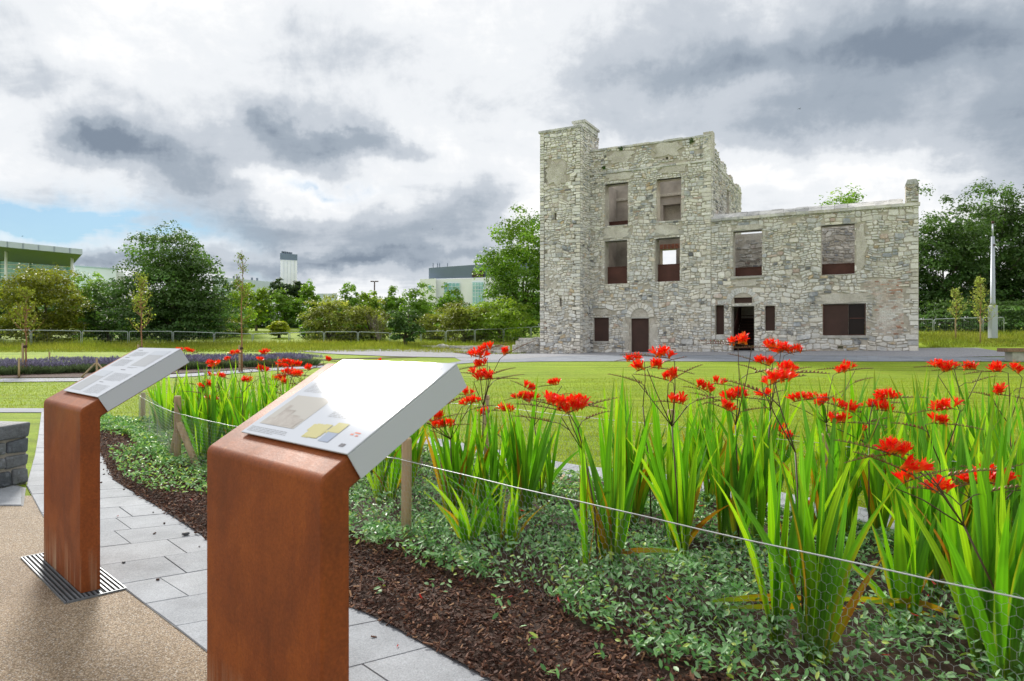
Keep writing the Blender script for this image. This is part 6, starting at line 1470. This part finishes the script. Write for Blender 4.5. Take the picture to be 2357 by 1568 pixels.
# ------------------------------------------------------------------ right-hand side: mast, bench; low walls; birds
M['mastgrey'] = simple('grey_painted_steel', (.40, .44, .50), .4, .2, var=.06)
Ym = 40.5; mb = at(2285, 773, Ym); lmst = empty('lamp_column', (mb.x, Ym, mb.z - .15), 0, 'tall grey steel camera mast with boxed base right of the ruin', 'mast')
def zz_(y_): return at(2285, y_, Ym).z - (mb.z - .15)
o = MB().box((0, 0, zz_(703) / 2), (.36, .36, zz_(703))).build('base_box', M['mastgrey'], lmst); bevel(o, .02)
MB().tube([(0, 0, zz_(703)), (0, 0, zz_(696)), (0, 0, zz_(545))], [.18, .13, .09], 14).build('pole', M['mastgrey'], lmst, True)
MB().tube([(0, 0, zz_(545)), (0, 0, zz_(515))], .045, 8).build('top_tube', M['mastgrey'], lmst, True); MB().tube([(0, 0, zz_(515)), (0, 0, zz_(509))], .07, 8).build('camera_head', M['corten_dark'], lmst, True); MB().box((0, -.1, zz_(565)), (.08, .06, .12)).build('bracket', M['corten_dark'], lmst)
m_, t, b = mat('bench_timber'); p = objc(t); c = t.ramp(t.noise(p, 12, 5, .6), [(.3, (.17, .10, .065)), (.7, (.33, .21, .14))]); t.put(b.inputs['Base Color'], c); b.inputs['Roughness'].default_value = .7; M['bench'] = m_
Xb0, Yb0 = gr(2330, 834); bn = empty('bench', (Xb0, Yb0, gz(Xb0, Yb0) + .02), -.05, 'timber-topped bench on grey plinth at right edge of the forecourt', 'bench')
for k_ in range(4): o = MB().box((1.2, .08 + k_ * .165, .50), (2.85, .155, .16)).build('seat_slat', M['bench'], bn); bevel(o, .008)
o = MB().box((1.3, .32, .21), (2.5, .5, .42)).build('plinth', M['concrete'], bn); bevel(o, .01)

STONES = []
def lowwall(name, label, u0, u1, zt, off, th, seed, tone, notch=()):
    fc = Face(FJ + FN * off, FU, FN); root = None
    b0 = fc.p((u0 + u1) / 2, 0); root = empty(name, (b0[0], b0[1], gz(b0[0], b0[1])), 0, label, 'wall')
    global ruin
    sv = ruin; ruin = root
    w_ = wall('wall_core', fc, u0, u1, -.3, zt, [], th, M['mortar'], notch); ruin = sv
    n0 = len(STONES); rubble(w_, fc, u0, u1, .0, zt, [], (), (), seed, .09, .2, tone=tone, notch=notch, p_skip=.02)
    b_ = MB()
    for a_, ow, V, Fs, cl in STONES[n0:]: b_.add(V, Fs, cl)
    o = link('stonework', b_.mesh('stonework', M['stone']), w_); o['kind'] = 'stuff'
    return fc, root
ua, ub = F(940, 812, 2.6)[0], F(1160, 812, 2.6)[0]; zt = F(1050, 805.5, 2.6)[1]
lowwall('low_stone_wall', 'front low stone wall left of the tower on the gravel', ua, ub, zt, 2.6, .5, 41, .62)
ua, ub = F(968, 800, .8)[0], F(1166, 800, .8)[0]; zt = F(1060, 796, .8)[1]
lowwall('low_stone_wall', 'rear low stone wall stepping up behind the front one', ua, ub, zt, .8, .5, 42, .62)
ua = F(1179, 800, 1.3)[0]; ub = F(1246, 800, 1.3)[0]; zt = F(1210, 778, 1.3)[1]
lowwall('wall_stub', 'rough weathered wall stub joining the left side of the tower', ua, ub, zt, 1.3, .6, 43, .6, [(ua, ua + .25, zt - .5), (ua + .25, ua + .5, zt - .18)])
def bird(x, y, Y, lab, s_, roll):
    p_ = at(x, y, Y); root = empty('bird', p_, roll, lab, 'bird', 'birds in the sky'); M.setdefault('birdm', simple('dark_plumage', (.02, .02, .022), .7))
    b_ = MB(); b_.tube([(-.16 * s_, 0, 0), (-.08 * s_, 0, .01), (.02 * s_, 0, .01), (.12 * s_, 0, 0), (.2 * s_, 0, -.005)], [.006, .03 * s_, .035 * s_, .02 * s_, .004], 6); b_.build('body', M['birdm'], root, True)
    for q in (-1, 1):
        b_ = MB(); b_.add([(.03 * s_, 0, .01), (.05 * s_, q * .16 * s_, .07 * s_), (-.08 * s_, q * .34 * s_, .05 * s_), (-.05 * s_, q * .12 * s_, .05 * s_), (-.05 * s_, 0, .01)], [(0, 1, 2, 3, 4)]); b_.build('wing', M['birdm'], root)
bird(1840, 251, 45, 'small dark bird flying in the grey sky above the wing', .55, .5); bird(996, 528, 60, 'small dark bird flying left of the tower', .5, 2.2); bird(52, 544, 90, 'tiny dark bird above the glass hall', .8, 1.0)
